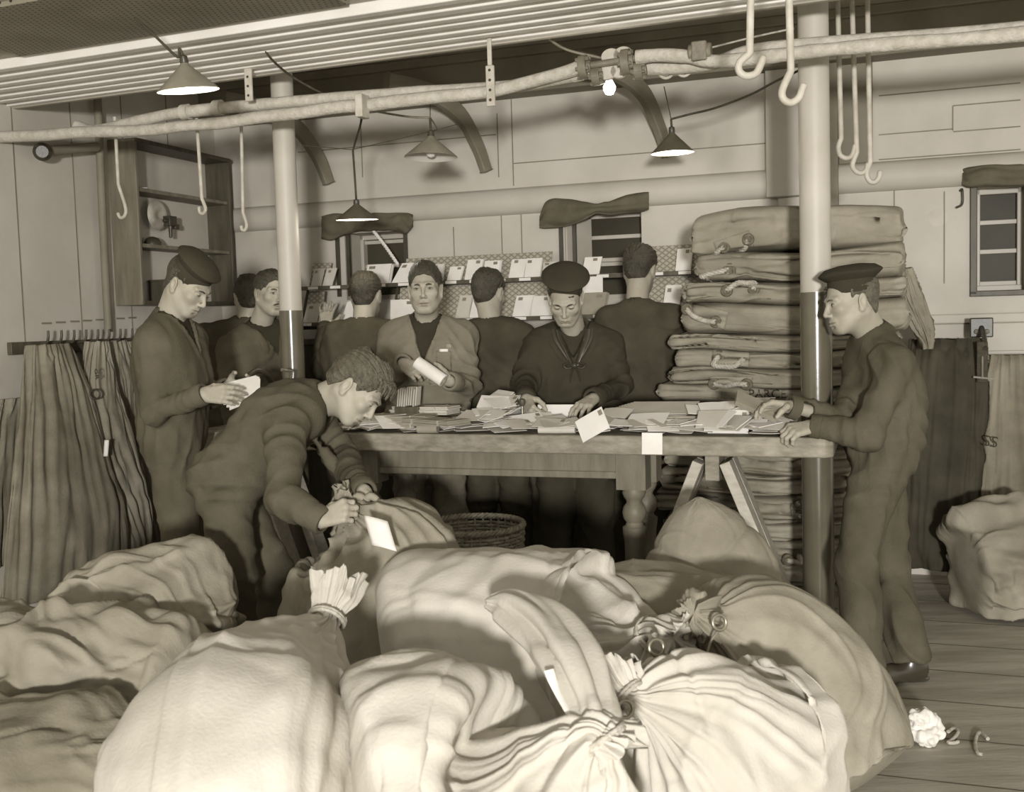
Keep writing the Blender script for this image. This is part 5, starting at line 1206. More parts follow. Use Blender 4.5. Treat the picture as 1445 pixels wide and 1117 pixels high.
def text_mesh(s, size, ext=.0):
    cu = bpy.data.curves.new('t', 'FONT'); cu.body = s; cu.size = size; cu.extrude = .0008; cu.resolution_u = 3
    ob = bpy.data.objects.new('t', cu); COL.objects.link(ob); dg = bpy.context.evaluated_depsgraph_get(); dg.update()
    me = bpy.data.meshes.new_from_object(ob.evaluated_get(dg)); bpy.data.objects.remove(ob); bpy.data.curves.remove(cu); return me
def place_text(me, c, x, y, name, m, parent, tree=None, off=.003):
    x = nrm(x); y = nrm(np.asarray(y)-x*np.dot(x, y)); z = np.cross(x, y)
    for v in me.vertices:
        p = c+x*v.co.x+y*v.co.y
        if tree is not None:
            loc, n, i, d = tree.find_nearest(Vector(p))
            h = tree.ray_cast(Vector(p+z*.25), Vector(-z))
            if h[0] is not None: loc = h[0]
            p = np.array(loc)+z*(off+v.co.z)
        else: p = p+z*v.co.z
        v.co = Vector(p)
    me.update(); return link(name, me, MT[m], parent)
# ------------------------------------------------------------------ table, trestles, basket
ZT = .975; bF = ab(pz(800, 614, ZT))[1]; TW = .46
aTL, aTR = ab(pb(262, 605, bF))[0], ab(pb(1176, 622, bF))[0]
tabz = ZT
def table():
    pl = PR(ZT); aP, bP, _ = ab(pl); r = .0628
    nL = aP-r-.012
    t = empty('sorting_table', rm((aTL+aTR)/2, bF+TW/2, 0), 'long scrubbed wooden sorting table covered with letters', 'table')
    mb = MB(); poly = [rm(aTL, bF, 0), rm(aTR-.03, bF, 0), rm(aTR, bF+.03, 0), rm(aTR, bP-r-.012, 0), rm(nL, bP-r-.012, 0), rm(nL, bF+TW, 0), rm(aTL, bF+TW, 0)]
    mb.prism([tuple(p[:2]) for p in poly], ZT-.077, ZT); mb.build('table_top', MT['wood_table'], t, bevel=.006)
    mb = MB()
    for k in range(1, 4): rbox(mb, aTL+.002, nL-.01, bF+TW*k/4-.002, bF+TW*k/4+.002, ZT-.01, ZT+.0006)
    mb.build('board_seam', MT['wood_dark'], t, smooth=0)
    # the turned-leg table under the top
    b0 = bF+.16
    aA, aB = ab(pb(505, 660, b0))[0], ab(pb(905, 680, b0))[0]
    ap = ab(pb(700, 671, b0))[2]
    mb = MB(); rbox(mb, aA, aB, b0, b0+.03, ap, ZT-.077); rbox(mb, aA, aB, b0-.012, b0, ap, ap+.03); mb.build('apron', MT['wood_mid'], t, bevel=.004)
    mb = MB(); rbox(mb, aA, aB, bF+TW-.06, bF+TW-.03, ap, ZT-.077); mb.build('apron', MT['wood_mid'], t, bevel=.004)
    aL_ = ab(pb(892, 680, b0))[0]; zz_ = lambda y: ab(pb(892, y, b0))[2]
    for (a, b) in ((aL_, b0+.03), (aL_, bF+TW-.05), (ab(pb(588, 690, b0+.38))[0], bF+TW-.05), (aA+.05, b0+.03)):
        mb = MB(); c = rm(a, b, 0); rbox(mb, a-.062, a+.062, b-.055, b+.055, zz_(690), ZT-.077)
        pr = [(.0, zz_(690)), (.046, zz_(690)), (.050, zz_(696)), (.042, zz_(703)), (.034, zz_(706)), (.032, zz_(710)), (.045, zz_(716)), (.051, zz_(724)), (.045, zz_(733)), (.034, zz_(738)), (.038, zz_(742)), (.051, zz_(745)), (.050, zz_(752)), (.044, zz_(765)), (.040, .30), (.032, .12), (.040, .08), (.040, .06), (.028, .0), (0, 0)]
        mb.lathe([(rr, z) for rr, z in reversed(pr)], (c[0], c[1], 0), None, 36); mb.build('turned_leg', MT['wood_mid'], t, smooth=45)
    return t
def trestle(label, ac, b0, b1, spread, ztop, key):
    t = empty('trestle', rm(ac, (b0+b1)/2, 0), label, 'trestle', 'pine trestles under the table')
    mb = MB(); rbox(mb, ac-.028, ac+.028, b0-.02, b1+.02, ztop-.10, ztop); mb.build('cross_beam', MT['wood_table'], t, bevel=.003)
    for b in (b0, b1):
        for s in (-1, 1):
            mb = MB(); p, q = rm(ac+s*.052, b, ztop-.024), rm(ac+s*spread, b+.0, .0); d = nrm(q-p)
            mb.bar(p, q, .042, .10, up=Bv); mb.build('leg', MT['wood'], t, bevel=.003)
    return t
def basket():
    c = at(668, 758, 4.3)
    c = V3(c[0], c[1], 0); h = at(668, 738, 4.3)[2]
    r = empty('wicker_basket', c, 'round wicker basket on the floor under the sorting table', 'basket')
    hb = .003; HB = h-.013
    mb = MB(); R_ = lambda z: .165+(z/HB)*.04
    nw = 18
    for row in range(int(HB/.0138)-1):
        z = hb+.01+row*.0138; rr = R_(z-hb); a = np.linspace(0, 2*PI, 91)[:-1]; ph = 0 if row % 2 else PI
        P_ = np.stack([c[0]+(rr+.006*np.cos(a*nw+ph))*np.cos(a)*1.0, c[1]+(rr+.006*np.cos(a*nw+ph))*np.sin(a), np.full(90, z)], 1)
        P_ = np.vstack([P_, P_[:2]]); mb.tube(P_, .0062, 6, cap=False)
    mb.build('woven_wall', MT['wicker'], r, smooth=60)
    mb = MB()
    for k in range(2*nw):
        a = k*PI/nw; mb.tube([(c[0]+R_(0)*math.cos(a), c[1]+R_(0)*math.sin(a), hb), (c[0]+R_(HB)*math.cos(a), c[1]+R_(HB)*math.sin(a), hb+HB+.003)], .0045, 6)
    mb.build('stakes', MT['wicker'], r, smooth=60)
    mb = MB()
    for k in range(3):
        a = np.linspace(0, 2*PI, 121); P_ = np.stack([c[0]+(R_(HB)+.008*np.cos(a*22+k*2.1))*np.cos(a), c[1]+(R_(HB)+.008*np.cos(a*22+k*2.1))*np.sin(a), hb+HB+.003+.008*np.sin(a*22+k*2.1)], 1); mb.tube(P_, .007, 6, cap=False)
    mb.build('braided_rim', MT['wicker'], r, smooth=60)
    mb = MB(); mb.cyl((c[0], c[1], hb), (c[0], c[1], hb+.012), .165, .165, 40); mb.build('basket_floor', MT['wicker'], r)

# ------------------------------------------------------------------ letters on the table
def envelope(c, rz, w, h, m='paper', tilt=(0, 0), name='envelope', label=None, group=None, th=.0022, lines=True, cat='letter', stack=1):
    """c: centre; lying with its long side along the table; each with a stamp or written lines"""
    R = RROT@np.array(Matrix.Rotation(rz, 3, 'Z')@Matrix.Rotation(tilt[0], 3, 'X')@Matrix.Rotation(tilt[1], 3, 'Y'))
    o = empty(name, c, label, cat, group); mb = MB(); N_ = 5; r = random.Random(int(c[0]*9999+c[1]*777+rz*99)); bow = r.uniform(-.004, .006)
    for k in range(stack):
        z0 = k*(th+.0012); off = V3(r.uniform(-.006, .006), r.uniform(-.006, .006), 0)*(stack > 1); v = []
        for (dz) in (0, th):
            for i in range(N_+1):
                for y in (-1, 1): v.append(R@(V3(w*(i/N_-.5), y*h/2, z0+dz+bow*math.sin(PI*i/N_))+off)+c)
        n = 2*(N_+1); f = []
        for i in range(N_): f += [(2*i, 2*i+1, 2*i+3, 2*i+2), (n+2*i, n+2*i+2, n+2*i+3, n+2*i+1), (2*i, 2*i+2, n+2*i+2, n+2*i), (2*i+1, n+2*i+1, n+2*i+3, 2*i+3)]
        f += [(0, n, n+1, 1), (n-2, n-1, 2*n-1, 2*n-2)]; mb.add(v, f)
    mb.build('cover', MT[m], o, smooth=0)
    if lines:
        zt = stack*(th+.0012)+.0004+max(bow, 0)*.3; mb = MB()
        B_ = lambda x, y, z: R@V3(x, y, z)+c
        x0, y0 = w*.33, h*.30; zz2 = zt+bow*math.sin(PI*.83)*.9
        mb.add([B_(x0, y0-.012, zz2), B_(x0+.018, y0-.012, zz2), B_(x0+.018, y0+.010, zz2), B_(x0, y0+.010, zz2)], [(0, 1, 2, 3)]); mb.build('postage_stamp', MT['stamp'], o, smooth=0)
    return o
LAID = []
def lay(o, hard=1):
    dg = bpy.context.evaluated_depsgraph_get(); dg.update(); V, F, n = [], [], 0
    for m in [o]+list(o.children):
        if m.type != 'MESH': continue
        mw = m.matrix_world; V += [mw@v.co for v in m.data.vertices]; F += [tuple(i+n for i in p.vertices) for p in m.data.polygons]; n = len(V)
    if V: A_ = np.array(V); LAID.append((BVHTree.FromPolygons(V, F), A_.min(0), A_.max(0), hard))
def letters():
    r = random.Random(12)
    before = set(bpy.data.objects)
    T = lambda x, y, dz=0.: pz(x, y, ZT+dz)
    def heap(n, x0, x1, hfun, lab, grp, m, wr=(.11, .17), hr=(.08, .12), tl=.30, b0=.06, b1=.38, dense=1., stamp=.35):
        """a loose heap: letters laid one over another, height following hfun(fraction along)"""
        aa0, aa1 = ab(pb(x0, 605, bF+.1))[0], ab(pb(x1, 605, bF+.1))[0]
        for i in range(n):
            lv = i/n; best = None; mm = m if isinstance(m, str) else r.choice(m)
            for k in range(26):
                u = min(max(r.gauss(.5, .28), 0), 1) if i > n*.3 else r.random()
                fb = r.random(); b = bF+b0+(b1-b0)*fb; a = aa0+(aa1-aa0)*u; kk = (k/25)**2
                tx = r.uniform(.12, .78)*min(1, lv*1.6)*(tl/.3)*(1-.6*kk); w, h = r.uniform(*wr), r.uniform(*hr); ty = r.uniform(-tl, tl)*lv*.6*(1-.7*kk); rz = r.uniform(-1.0, 1.0)
                z = ZT+.004+lv*hfun(u)*(.35+.65*fb)+h*.5*math.sin(tx)*.75+kk*.03; c = rm(a, b, z)
                R = RROT@np.array(Matrix.Rotation(rz, 3, 'Z')@Matrix.Rotation(tx, 3, 'X')@Matrix.Rotation(ty, 3, 'Y'))
                q = np.array([[x*w/2, y*h/2, zz_] for zz_ in (-.002, .0085) for x in (-1, 1) for y in (-1, 1)])@R.T+c; lo, hi = q.min(0), q.max(0)
                t = BVHTree.FromPolygons([Vector(p) for p in q], [(0, 1, 3, 2), (4, 6, 7, 5), (0, 4, 5, 1), (2, 3, 7, 6), (0, 2, 6, 4), (1, 5, 7, 3)])
                bad = sum(3 if o[3] else 1 for o in LAID if (lo < o[2]).all() and (hi > o[1]).all() and t.overlap(o[0]))+3*(lo[2] < ZT+.0005)
                if best is None or bad < best[0]: best = (bad, c, rz, w, h, tx, ty, t, lo, hi)
                if not bad: break
            bad, c, rz, w, h, tx, ty, t, lo, hi = best; LAID.append((t, lo, hi, 0))
            envelope(c, rz, w, h, mm, (tx, ty), label=lab, group=grp, lines=r.random() < stamp, stack=1)
    # distinct ones
    def tilted(pc, Y, w, h, rzz, label, m='paper', tx=1.1, name='envelope', off=0):
        c = at(*pc, Y); return envelope(c, rzz, w, h, m, (tx, 0), label=label, name=name)
    o = tilted((836, 599), 4.26, .135, .095, -.10, 'tilted white letter propped on edge just right of the sailor\'s flat hand'); o.rotation_euler = (0, -.55, 0)
    c = pb(920, 612, bF-.012); e = envelope(V3(c[0], c[1], ZT-.028), 0, .082, .085, 'paper', (PI/2-.1, 0), label='white letter hanging over the front edge of the table', lines=False)
    mb = MB(); c2 = rm(ab(c)[0], bF+.03, ZT+.010); mb.box(c2, (.078, .07, .0022), RROT); mb.build('folded_flap', MT['paper'], e, smooth=0)
    tilted((1028, 595), 4.22, .16, .10, .0, 'large white envelope standing upright against the right-hand heap', tx=1.15)
    # long buff envelopes fanned behind
    for i in range(7):
        c = rm(ab(pb(915, 580, bF+.35))[0]+.01*i, bF+.36-.012*i, ZT+.045+.007*i); envelope(c, .12-.05*i, .30, .17, 'paper_mid', (.22, .10-.02*i), label='wide buff envelope in the fanned stack between the sailor and the mailbags', group='fanned buff envelopes', lines=False, name='large_envelope')
    # flat strip of wood / ledger in the middle right
    p0 = rm(ab(pb(945, 600, bF+.2))[0], bF+.24, ZT+.055); mb = MB(); mb.box(p0, (.34, .12, .016), RROT); tag(mb.build('flat_parcel', MT['paper_brown'], loc=p0, bevel=.003), 'flat brown parcel lying lengthwise among the letters right of centre', 'parcel')
    # left: dark bundles, tied sheaf, small boxes
    for (x, y, dz, w_, d_, h_, rz_, m, lb) in ((560, 592, .045, .34, .16, .055, .06, 'paper_brown', 'long dark bundle of papers lying across the left of the table'), (600, 575, .085, .30, .12, .035, -.12, 'paper_mid', 'tied buff bundle on top of the long dark bundle'), (615, 592, .06, .30, .13, .022, -.45, 'paper_brown', 'slanting brown packet right of the dark bundle')):
        c = T(x, y, dz); a_, b_, _ = ab(c); b_ = min(b_, bF+.34); c = rm(a_, b_, ZT+dz*.9); R = RROT@np.array(Matrix.Rotation(rz_, 3, 'Z'))
        o = empty('paper_bundle', c, lb, 'bundle', 'bundles on the left of the table'); nl = max(4, int(h_/.006))
        mb = MB()
        for k in range(nl): mb.box(c+R@V3(r.uniform(-.006, .006), r.uniform(-.006, .006), h_*(k+.5)/nl-h_/2), (w_*r.uniform(.97, 1.02), d_*r.uniform(.97, 1.02), h_/nl*.82), R)
        mb.build('papers', MT[m], o, smooth=0)
        mb = MB()
        for s in (-.28, .28): mb.box(c+R@V3(s*w_, 0, 0), (.006, d_*1.03, h_*1.06), R)
        mb.build('string', MT['rope'], o, smooth=0)
    # sheaf of cards standing up
    c0 = at(578, 566, 4.84); a_, b_, _ = ab(c0)
    sh = empty('card_sheaf', rm(a_, b_, ZT+.10), 'small sheaf of cards standing on edge behind the dark bundle', 'cards'); mb = MB()
    for k in range(9): mb.box(rm(a_-.045+k*.011, b_+r.uniform(-.004, .004), ZT+.135+r.uniform(-.006, .008)), (.004, .05, .085), RROT@np.array(Matrix.Rotation(.12, 3, 'Y')))
    mb.build('cards', MT['paper_mid'], sh, smooth=0)
    mb = MB(); rbox(mb, a_-.06, a_+.06, b_-.04, b_+.04, ZT, ZT+.095); tag(mb.build('card_box', MT['wood_dark'], loc=rm(a_, b_, ZT), bevel=.003), 'dark box carrying the small sheaf of cards on the table', 'box')
    for (x, y, w_, lb, m) in ((514, 604, .05, 'small wooden box near the front edge left of the letters', 'wood_mid'), (526, 602, .045, 'second small box touching the first, with a glint of metal', 'iron')):
        c = T(x, y); mb = MB(); mb.box(c+V3(0, 0, .0275), (w_, .06, .05), RROT); mb.box(c+V3(0, 0, .055), (w_*1.05, .063, .006), RROT); tag(mb.build('small_box', MT[m], loc=c, bevel=.003), lb, 'box')
    # rolled packets at the front edge
    for i, (x0, x1, y, rr, m, lb) in enumerate(((760, 812, 606, .016, 'paper_mid', 'rolled newspaper packet at the front edge in front of the sailor'), (775, 806, 597, .014, 'paper_brown', 'brown rolled packet just behind the newspaper roll'), (590, 618, 604, .022, 'paper_brown', 'fat crumpled brown packet at the front edge left of the white heap'))):
        p, q = T(x0, y, rr), T(x1, y, rr); mb = MB(); mb.tube([p, (p+q)/2, q], [rr*.96, rr, rr*.95], 18, samples=8); mb.tube([p-(q-p)*.002, p+(q-p)*.004], rr*.6, 12); tag(mb.build('paper_roll', MT[m], loc=p, smooth=50), lb, 'roll')
    # held things
    p, q = at(588, 511, 4.84), at(626, 537, 4.80); rl = empty('letter_roll', (p+q)/2, 'pale roll of letters in the hands of the overalled man facing the camera', 'letters'); mb = MB(); mb.tube([p, (p+q)/2, q], [.030, .031, .030], 24, samples=8); mb.build('rolled_letters', MT['paper'], rl, smooth=50)
    mb = MB(); d = nrm(q-p); R = rot_to(d)
    for k in range(1, 4): mb.torus(q+d*.001, R, .006*k+.004, .0012, 24, 6)
    mb.build('roll_end', MT['paper_brown'], rl, smooth=50)
    hl = empty('letter_sheaf', at(334, 552, 4.44), 'sheaf of white letters fanned out in the capped man\'s hands', 'letters'); mb = MB()
    for k in range(7):
        c = at(336+k*1.6, 549+k*1.2-((k % 2)*2), 4.50-k*.016); x = nrm(V3(.95, -.25, .18+.03*k)); y = nrm(np.cross(nrm(V3(-.1, -.75, .65)), x)); z = np.cross(x, y); mb.box(c, (.15, .10, .0025), np.stack([x, y, z], 1))
    mb.build('letters', MT['paper'], hl, smooth=0)
    c = at(1082, 578, 4.06); x = nrm(V3(-.85, .05, .40)); z = nrm(V3(.3, -.5, .8)); y = np.cross(z, x); hb = empty('letter_sheaf', c, 'dark-edged letters held in the young man\'s raised hand over the right heap', 'letters'); mb = MB()
    for k in range(5): mb.box(at(1066, 575, 4.06)+z*k*.004, (.17, .085, .0025), np.stack([x, y, z], 1))
    mb.build('letters', MT['paper_brown'], hb, smooth=0)
    # hand stamp
    c = at(737, 578, 4.62); st = empty('hand_stamp', V3(c[0], c[1], c[2]-.05), 'hand stamp held upright in the sailor\'s fist', 'hand stamp'); mb = MB()
    mb.cyl(c-V3(0, 0, .045), c+V3(0, 0, .02), .006, .006, 14); mb.build('stem', MT['brass'], st)
    mb = MB(); mb.lathe([(0, -.055), (.016, -.055), (.017, -.043), (.006, -.040), (0, -.040)], c, None, 20); mb.build('stamp_head', MT['brass'], st)
    mb = MB(); mb.lathe([(0, .015), (.010, .016), (.016, .03), (.014, .045), (0, .05)], c, None, 20); mb.build('knob', MT['wood_dark'], st, smooth=50)
    c = at(785, 580, 4.70); mb = MB(); mb.box(c, (.17, .010, .06), RROT); tag(mb.build('parcel_card', MT['paper'], loc=c, bevel=.001), 'long pale packet standing on edge under the sailor\'s flat hand', 'packet')
    bpy.context.view_layer.update()
    for o in [o for o in bpy.data.objects if o not in before and o.parent is None]: lay(o)
    for o in PEOPLE: lay(o)
    hmp = lambda u: .125*math.sin(PI*min(max(u, .08), .92))
    heap(50, 640, 745, hmp, 'loose white letter in the high heap left of the sailor\'s stamping hand', 'letters in the high white heap', ['paper', 'paper', 'paper', 'paper_mid'])
    heap(14, 765, 850, lambda u: .02, 'loose letter lying flat in front of the sailor', 'letters in front of the sailor', ['paper', 'paper_mid'], b1=.16)
    heap(13, 500, 640, lambda u: .02, 'letter or paper strewn on the left half of the table near the bending man', 'papers on the left of the table', ['paper', 'paper_brown', 'paper_mid'], b1=.13)
    heap(26, 850, 980, lambda u: .045, 'letter in the low heap between the sailor and the mailbags', 'letters in the low middle heap', ['paper', 'paper_mid', 'paper_mid'])
    heap(44, 985, 1092, lambda u: .075, 'letter in the heap beside the young man\'s hands', 'letters in the right-hand heap', ['paper', 'paper', 'paper_mid'], b1=.30)

# ------------------------------------------------------------------ the tall pile of folded mailbags
PT = []; PTREES = []
def folded_bag(label, x0, x1, yt, yb, seed, m='canvas', bfr=-1.10, dep=.52, group='folded mailbags in the tall pile', layers=2, handle=None, patch=None, stencil=None, slope=0., zlim=None, yaw=0., arch=0.):
    p0, p1 = pb(x0, (yt+yb)/2, bfr), pb(x1, (yt+yb)/2, bfr); a0, a1 = ab(p0)[0], ab(p1)[0]; xm = 1060
    z1, z0 = ab(pb(xm, yt, bfr))[2]+.005, ab(pb(xm, yb, bfr))[2]-.006
    if zlim is not None: z0 = max(z0, zlim)
    nu, nv = 150, 110; th = z1-z0; r = np.random.RandomState(seed)
    tt = np.linspace(0, 1, nu); ph = np.arange(nv)*2*PI/nv; V = np.zeros((nu, nv, 3)); LOC = np.zeros((nu, nv, 2))
    for i, t in enumerate(tt):
        e = min(1, math.sqrt(max(1-(1-min(t/.05, 1))**2, .02)))*min(1, math.sqrt(max(1-(1-min((1-t)/.05, 1))**2, .02)))
        a = a0+(a1-a0)*t; hh = th/2*(e*.35+.65*min(1, e*1.3))*(1+.03*math.sin(t*5+seed)); hd = dep/2*(.82+.18*e)*(1+.03*math.sin(t*7+seed*2))
        zc = (z0+z1)/2+slope*(t-.5)+arch*(math.sin(PI*t)-.75)+.012*math.sin(t*6.3+1)+yaw*math.sin(t*9+seed)*.3
        c_, s_ = np.cos(ph), np.sin(ph); cb = np.sign(c_)*np.abs(c_)**.5; sz = np.sign(s_)*np.abs(s_)**.45
        b = bfr+dep/2+cb*hd+.024*math.sin(t*4+seed*3)+.012*math.sin(t*9+seed); z = zc+sz*hh
        front = np.clip(-c_, 0, 1)
        # creases between the folded layers
        for L_ in range(layers):
            zf = (L_+1)/(layers+1)*2-1+.22*math.sin(t*4.5+seed+L_*2)+.12*math.sin(t*11+seed*2+L_)
            b = b+front*.040*np.exp(-((sz-zf)/.13)**2)*(e > .3)
        V[i, :, 0], V[i, :, 1], V[i, :, 2] = a, b, z
    v = V.reshape(-1, 3); q = np.array([(i*nv+j, i*nv+(j+1) % nv, (i+1)*nv+(j+1) % nv, (i+1)*nv+j) for i in range(nu-1) for j in range(nv)])
    n = vnormals(v, q)
    if ((v-v.mean(0))*n).sum() < 0: q = q[:, ::-1]; n = -n
    wr = v*np.array([.55, 1, 2.2]); d = (1-np.abs(sines(wr, 9, seed)))**3*.020-.007+sines(wr, 22, seed+3)*.004-.010*np.clip(1-np.abs(sines(wr, 7, seed+8))*5, 0, 1)
    side = np.clip(np.abs(n[:, 1])+np.abs(n[:, 0]), 0, 1)
    v = v+n*(d*side)[:, None]+n*(sines(v, 6, seed+6)*.006*(1-side))[:, None]
    w_ = O0+v[:, :1]*Av+v[:, 1:2]*Bv+v[:, 2:3]*V3(0, 0, 1); w_[:, 2] = np.maximum(w_[:, 2], .003)
    w_ = signed_push(w_, PT[-1:]+PTREES, .004, np.repeat(w_.reshape(nu, nv, 3).mean(1), nv, 0)); w_[:, 2] = np.maximum(w_[:, 2], .003); PT.append(tree_of(w_, q))
    caps = [tuple(range(nv)), tuple(range((nu-1)*nv, nu*nv))]
    me = bpy.data.meshes.new('folded_mailbag'); me.from_pydata(w_.tolist(), [], [tuple(int(i) for i in f) for f in q]+caps); me.update(); me.polygons.foreach_set('use_smooth', [True]*len(me.polygons))
    base = rm((a0+a1)/2, bfr+dep/2, z0); o = link('folded_mailbag', me, MT[m], None, base); tag(o, label, 'mailbag', group)
    tr = tree_of(w_, q)[0]
    def front_pt(x, y, off=.004):
        d_ = ray(x, y); h = tr.ray_cast(Vector(CAM), Vector(d_).normalized()); hb = h[0] if h[0] is not None else tr.find_nearest(Vector(pb(x, y, bfr)))[0]
        nn = h[1] if h[0] is not None else Vector(-Bv)
        return np.array(hb)-Bv*off
    if patch:
        (ax, ay), (bx_, by_), (cx_, cy_), (dx, dy) = patch; N_ = 10
        G = np.array([[front_pt(*( (1-s)*(1-t)*np.array([ax, ay])+s*(1-t)*np.array([bx_, by_])+s*t*np.array([cx_, cy_])+(1-s)*t*np.array([dx, dy])), .007) for t in np.linspace(0, 1, N_)] for s in np.linspace(0, 1, N_)])
        mb = MB(); mb.grid(G); mb.build('stitched_patch', MT['canvas_grey'] if m != 'canvas_grey' else MT['canvas'], o, solid=.006, smooth=60)
    if handle:
        pts = [front_pt(x, y, .022) for x, y in handle]; C = crom(pts, 46); T_ = np.gradient(C, axis=0)
        mb = MB()
        for ph_ in (0, 2*PI/3, 4*PI/3):
            P_ = []
            for i, c in enumerate(C):
                R = rot_to(T_[i]); aa = i*.75+ph_; P_.append(c+R[:, 0]*math.cos(aa)*.0065+R[:, 1]*math.sin(aa)*.0065)
            mb.tube(np.array(P_), .0072, 7)
        mb.build('rope_handle', MT['rope'], o, smooth=60)
        for k in (0, -1):
            mb = MB(); mb.torus(C[k]+Bv*.012, rot_to(-Bv), .020, .009, 20, 8); mb.cyl(C[k]+Bv*.02, C[k]-Bv*.004, .014, .014, 14); mb.build('handle_knot', MT['rope_dark'], o, smooth=60)
    if stencil:
        s, x, y, size = stencil
        place_text(text_mesh(s, size), front_pt(x, y, .0), Av+V3(0, 0, -.01), V3(0, 0, 1), 'stencil_letters', 'ink', o, tr, .004)
    return o
def pile():
    # top to bottom; the last number pairs are the rope handles as they lie in the photograph
    B = [('topmost bag of the tall pile, thick and roundly folded with a long flap', 972, 1278, 292, 352, 'canvas', dict(layers=1, arch=.05, patch=((1007, 342), (1057, 325), (1064, 347), (1011, 353)), handle=[(1022, 349), (1012, 358), (1030, 360), (1050, 352), (1056, 338)])),
         ('second bag from the top of the tall pile, rope loop hanging at its left', 977, 1276, 354, 397, 'canvas_grey', dict(layers=2, handle=[(1030, 380), (1010, 385), (986, 392), (992, 402), (1015, 398), (1030, 384)])),
         ('third bag from the top of the tall pile with an arched rope handle', 963, 1280, 398, 428, 'canvas', dict(layers=2, handle=[(1026, 410), (1040, 396), (1055, 394), (1066, 400), (1064, 408)])),
         ('fourth bag from the top, with a square patch and rope at its left end', 958, 1284, 429, 472, 'canvas_grey', dict(layers=1, patch=((978, 428), (1028, 440), (1022, 465), (978, 450)), handle=[(970, 436), (980, 446), (995, 452), (1010, 454)])),
         ('fifth bag from the top of the tall pile, plain with a drooping fold', 945, 1270, 473, 494, 'canvas', dict(layers=2)),
         ('sixth bag from the top, with a U-shaped rope handle on a pale patch', 950, 1262, 494, 520, 'canvas', dict(layers=1, patch=((1006, 490), (1058, 492), (1056, 518), (1004, 516)), handle=[(1015, 502), (1008, 514), (1020, 524), (1038, 520), (1050, 506)])),
         ('seventh bag from the top of the tall pile with a straight rope handle', 942, 1260, 520, 545, 'canvas_grey', dict(layers=2, patch=((1002, 532), (1062, 532), (1060, 546), (1004, 547)), handle=[(1008, 541), (1024, 544), (1040, 541), (1054, 542)])),
         ('eighth bag from the top, stencilled in capitals just left of the right pillar', 926, 1262, 545, 570, 'canvas', dict(layers=1, stencil=('PARCEL', 1056, 561, .058))),
         ('ninth bag from the top of the tall pile with a rope end at its left', 938, 1262, 570, 600, 'canvas_grey', dict(layers=2, handle=[(968, 560), (985, 558), (1000, 559)])),
         ('tenth bag from the top, level with the table top', 945, 1250, 600, 636, 'canvas_dark', dict(layers=2)),
         ('bag of the pile just under the table top, left of the trestle', 935, 1205, 636, 668, 'canvas_grey', dict(layers=3)),
         ('second bag of the pile below the table top', 930, 1200, 668, 698, 'canvas_grey', dict(layers=3)),
         ('third bag of the pile below the table top, its left end sticking out', 922, 1200, 698, 730, 'canvas_grey', dict(layers=3, handle=[(1128, 708), (1120, 714), (1122, 724), (1130, 727)])),
         ('fourth bag of the pile below the table top', 936, 1198, 730, 760, 'canvas', dict(layers=3)),
         ('fifth bag of the pile below the table top', 940, 1198, 760, 790, 'canvas_grey', dict(layers=3, handle=[(1128, 782), (1130, 792), (1120, 797), (1112, 793)])),
         ('second bag from the bottom of the pile behind the trestle', 940, 1198, 790, 822, 'canvas', dict(layers=3)),
         ('bottom bag of the pile on the floor behind the trestle', 935, 1200, 822, 868, 'canvas_grey', dict(layers=3))]
    for i, (lb, x0, x1, yt, yb, m, kw) in enumerate(B): folded_bag(lb, x0, x1, yt, yb, 50+i*3, m, **kw)
    # loose ends hanging at the right side of the pile
    hung('limp empty bag hanging down the right side of the tall pile', [(378, 1268, 1284, .66), (400, 1266, 1292, .62), (430, 1272, 1304, .58), (460, 1286, 1316, .55), (478, 1297, 1318, .53), (492, 1304, 1316, .52)], 'canvas_grey', 77, .010, 5, 'draped_bag', plane='b', th=.06)
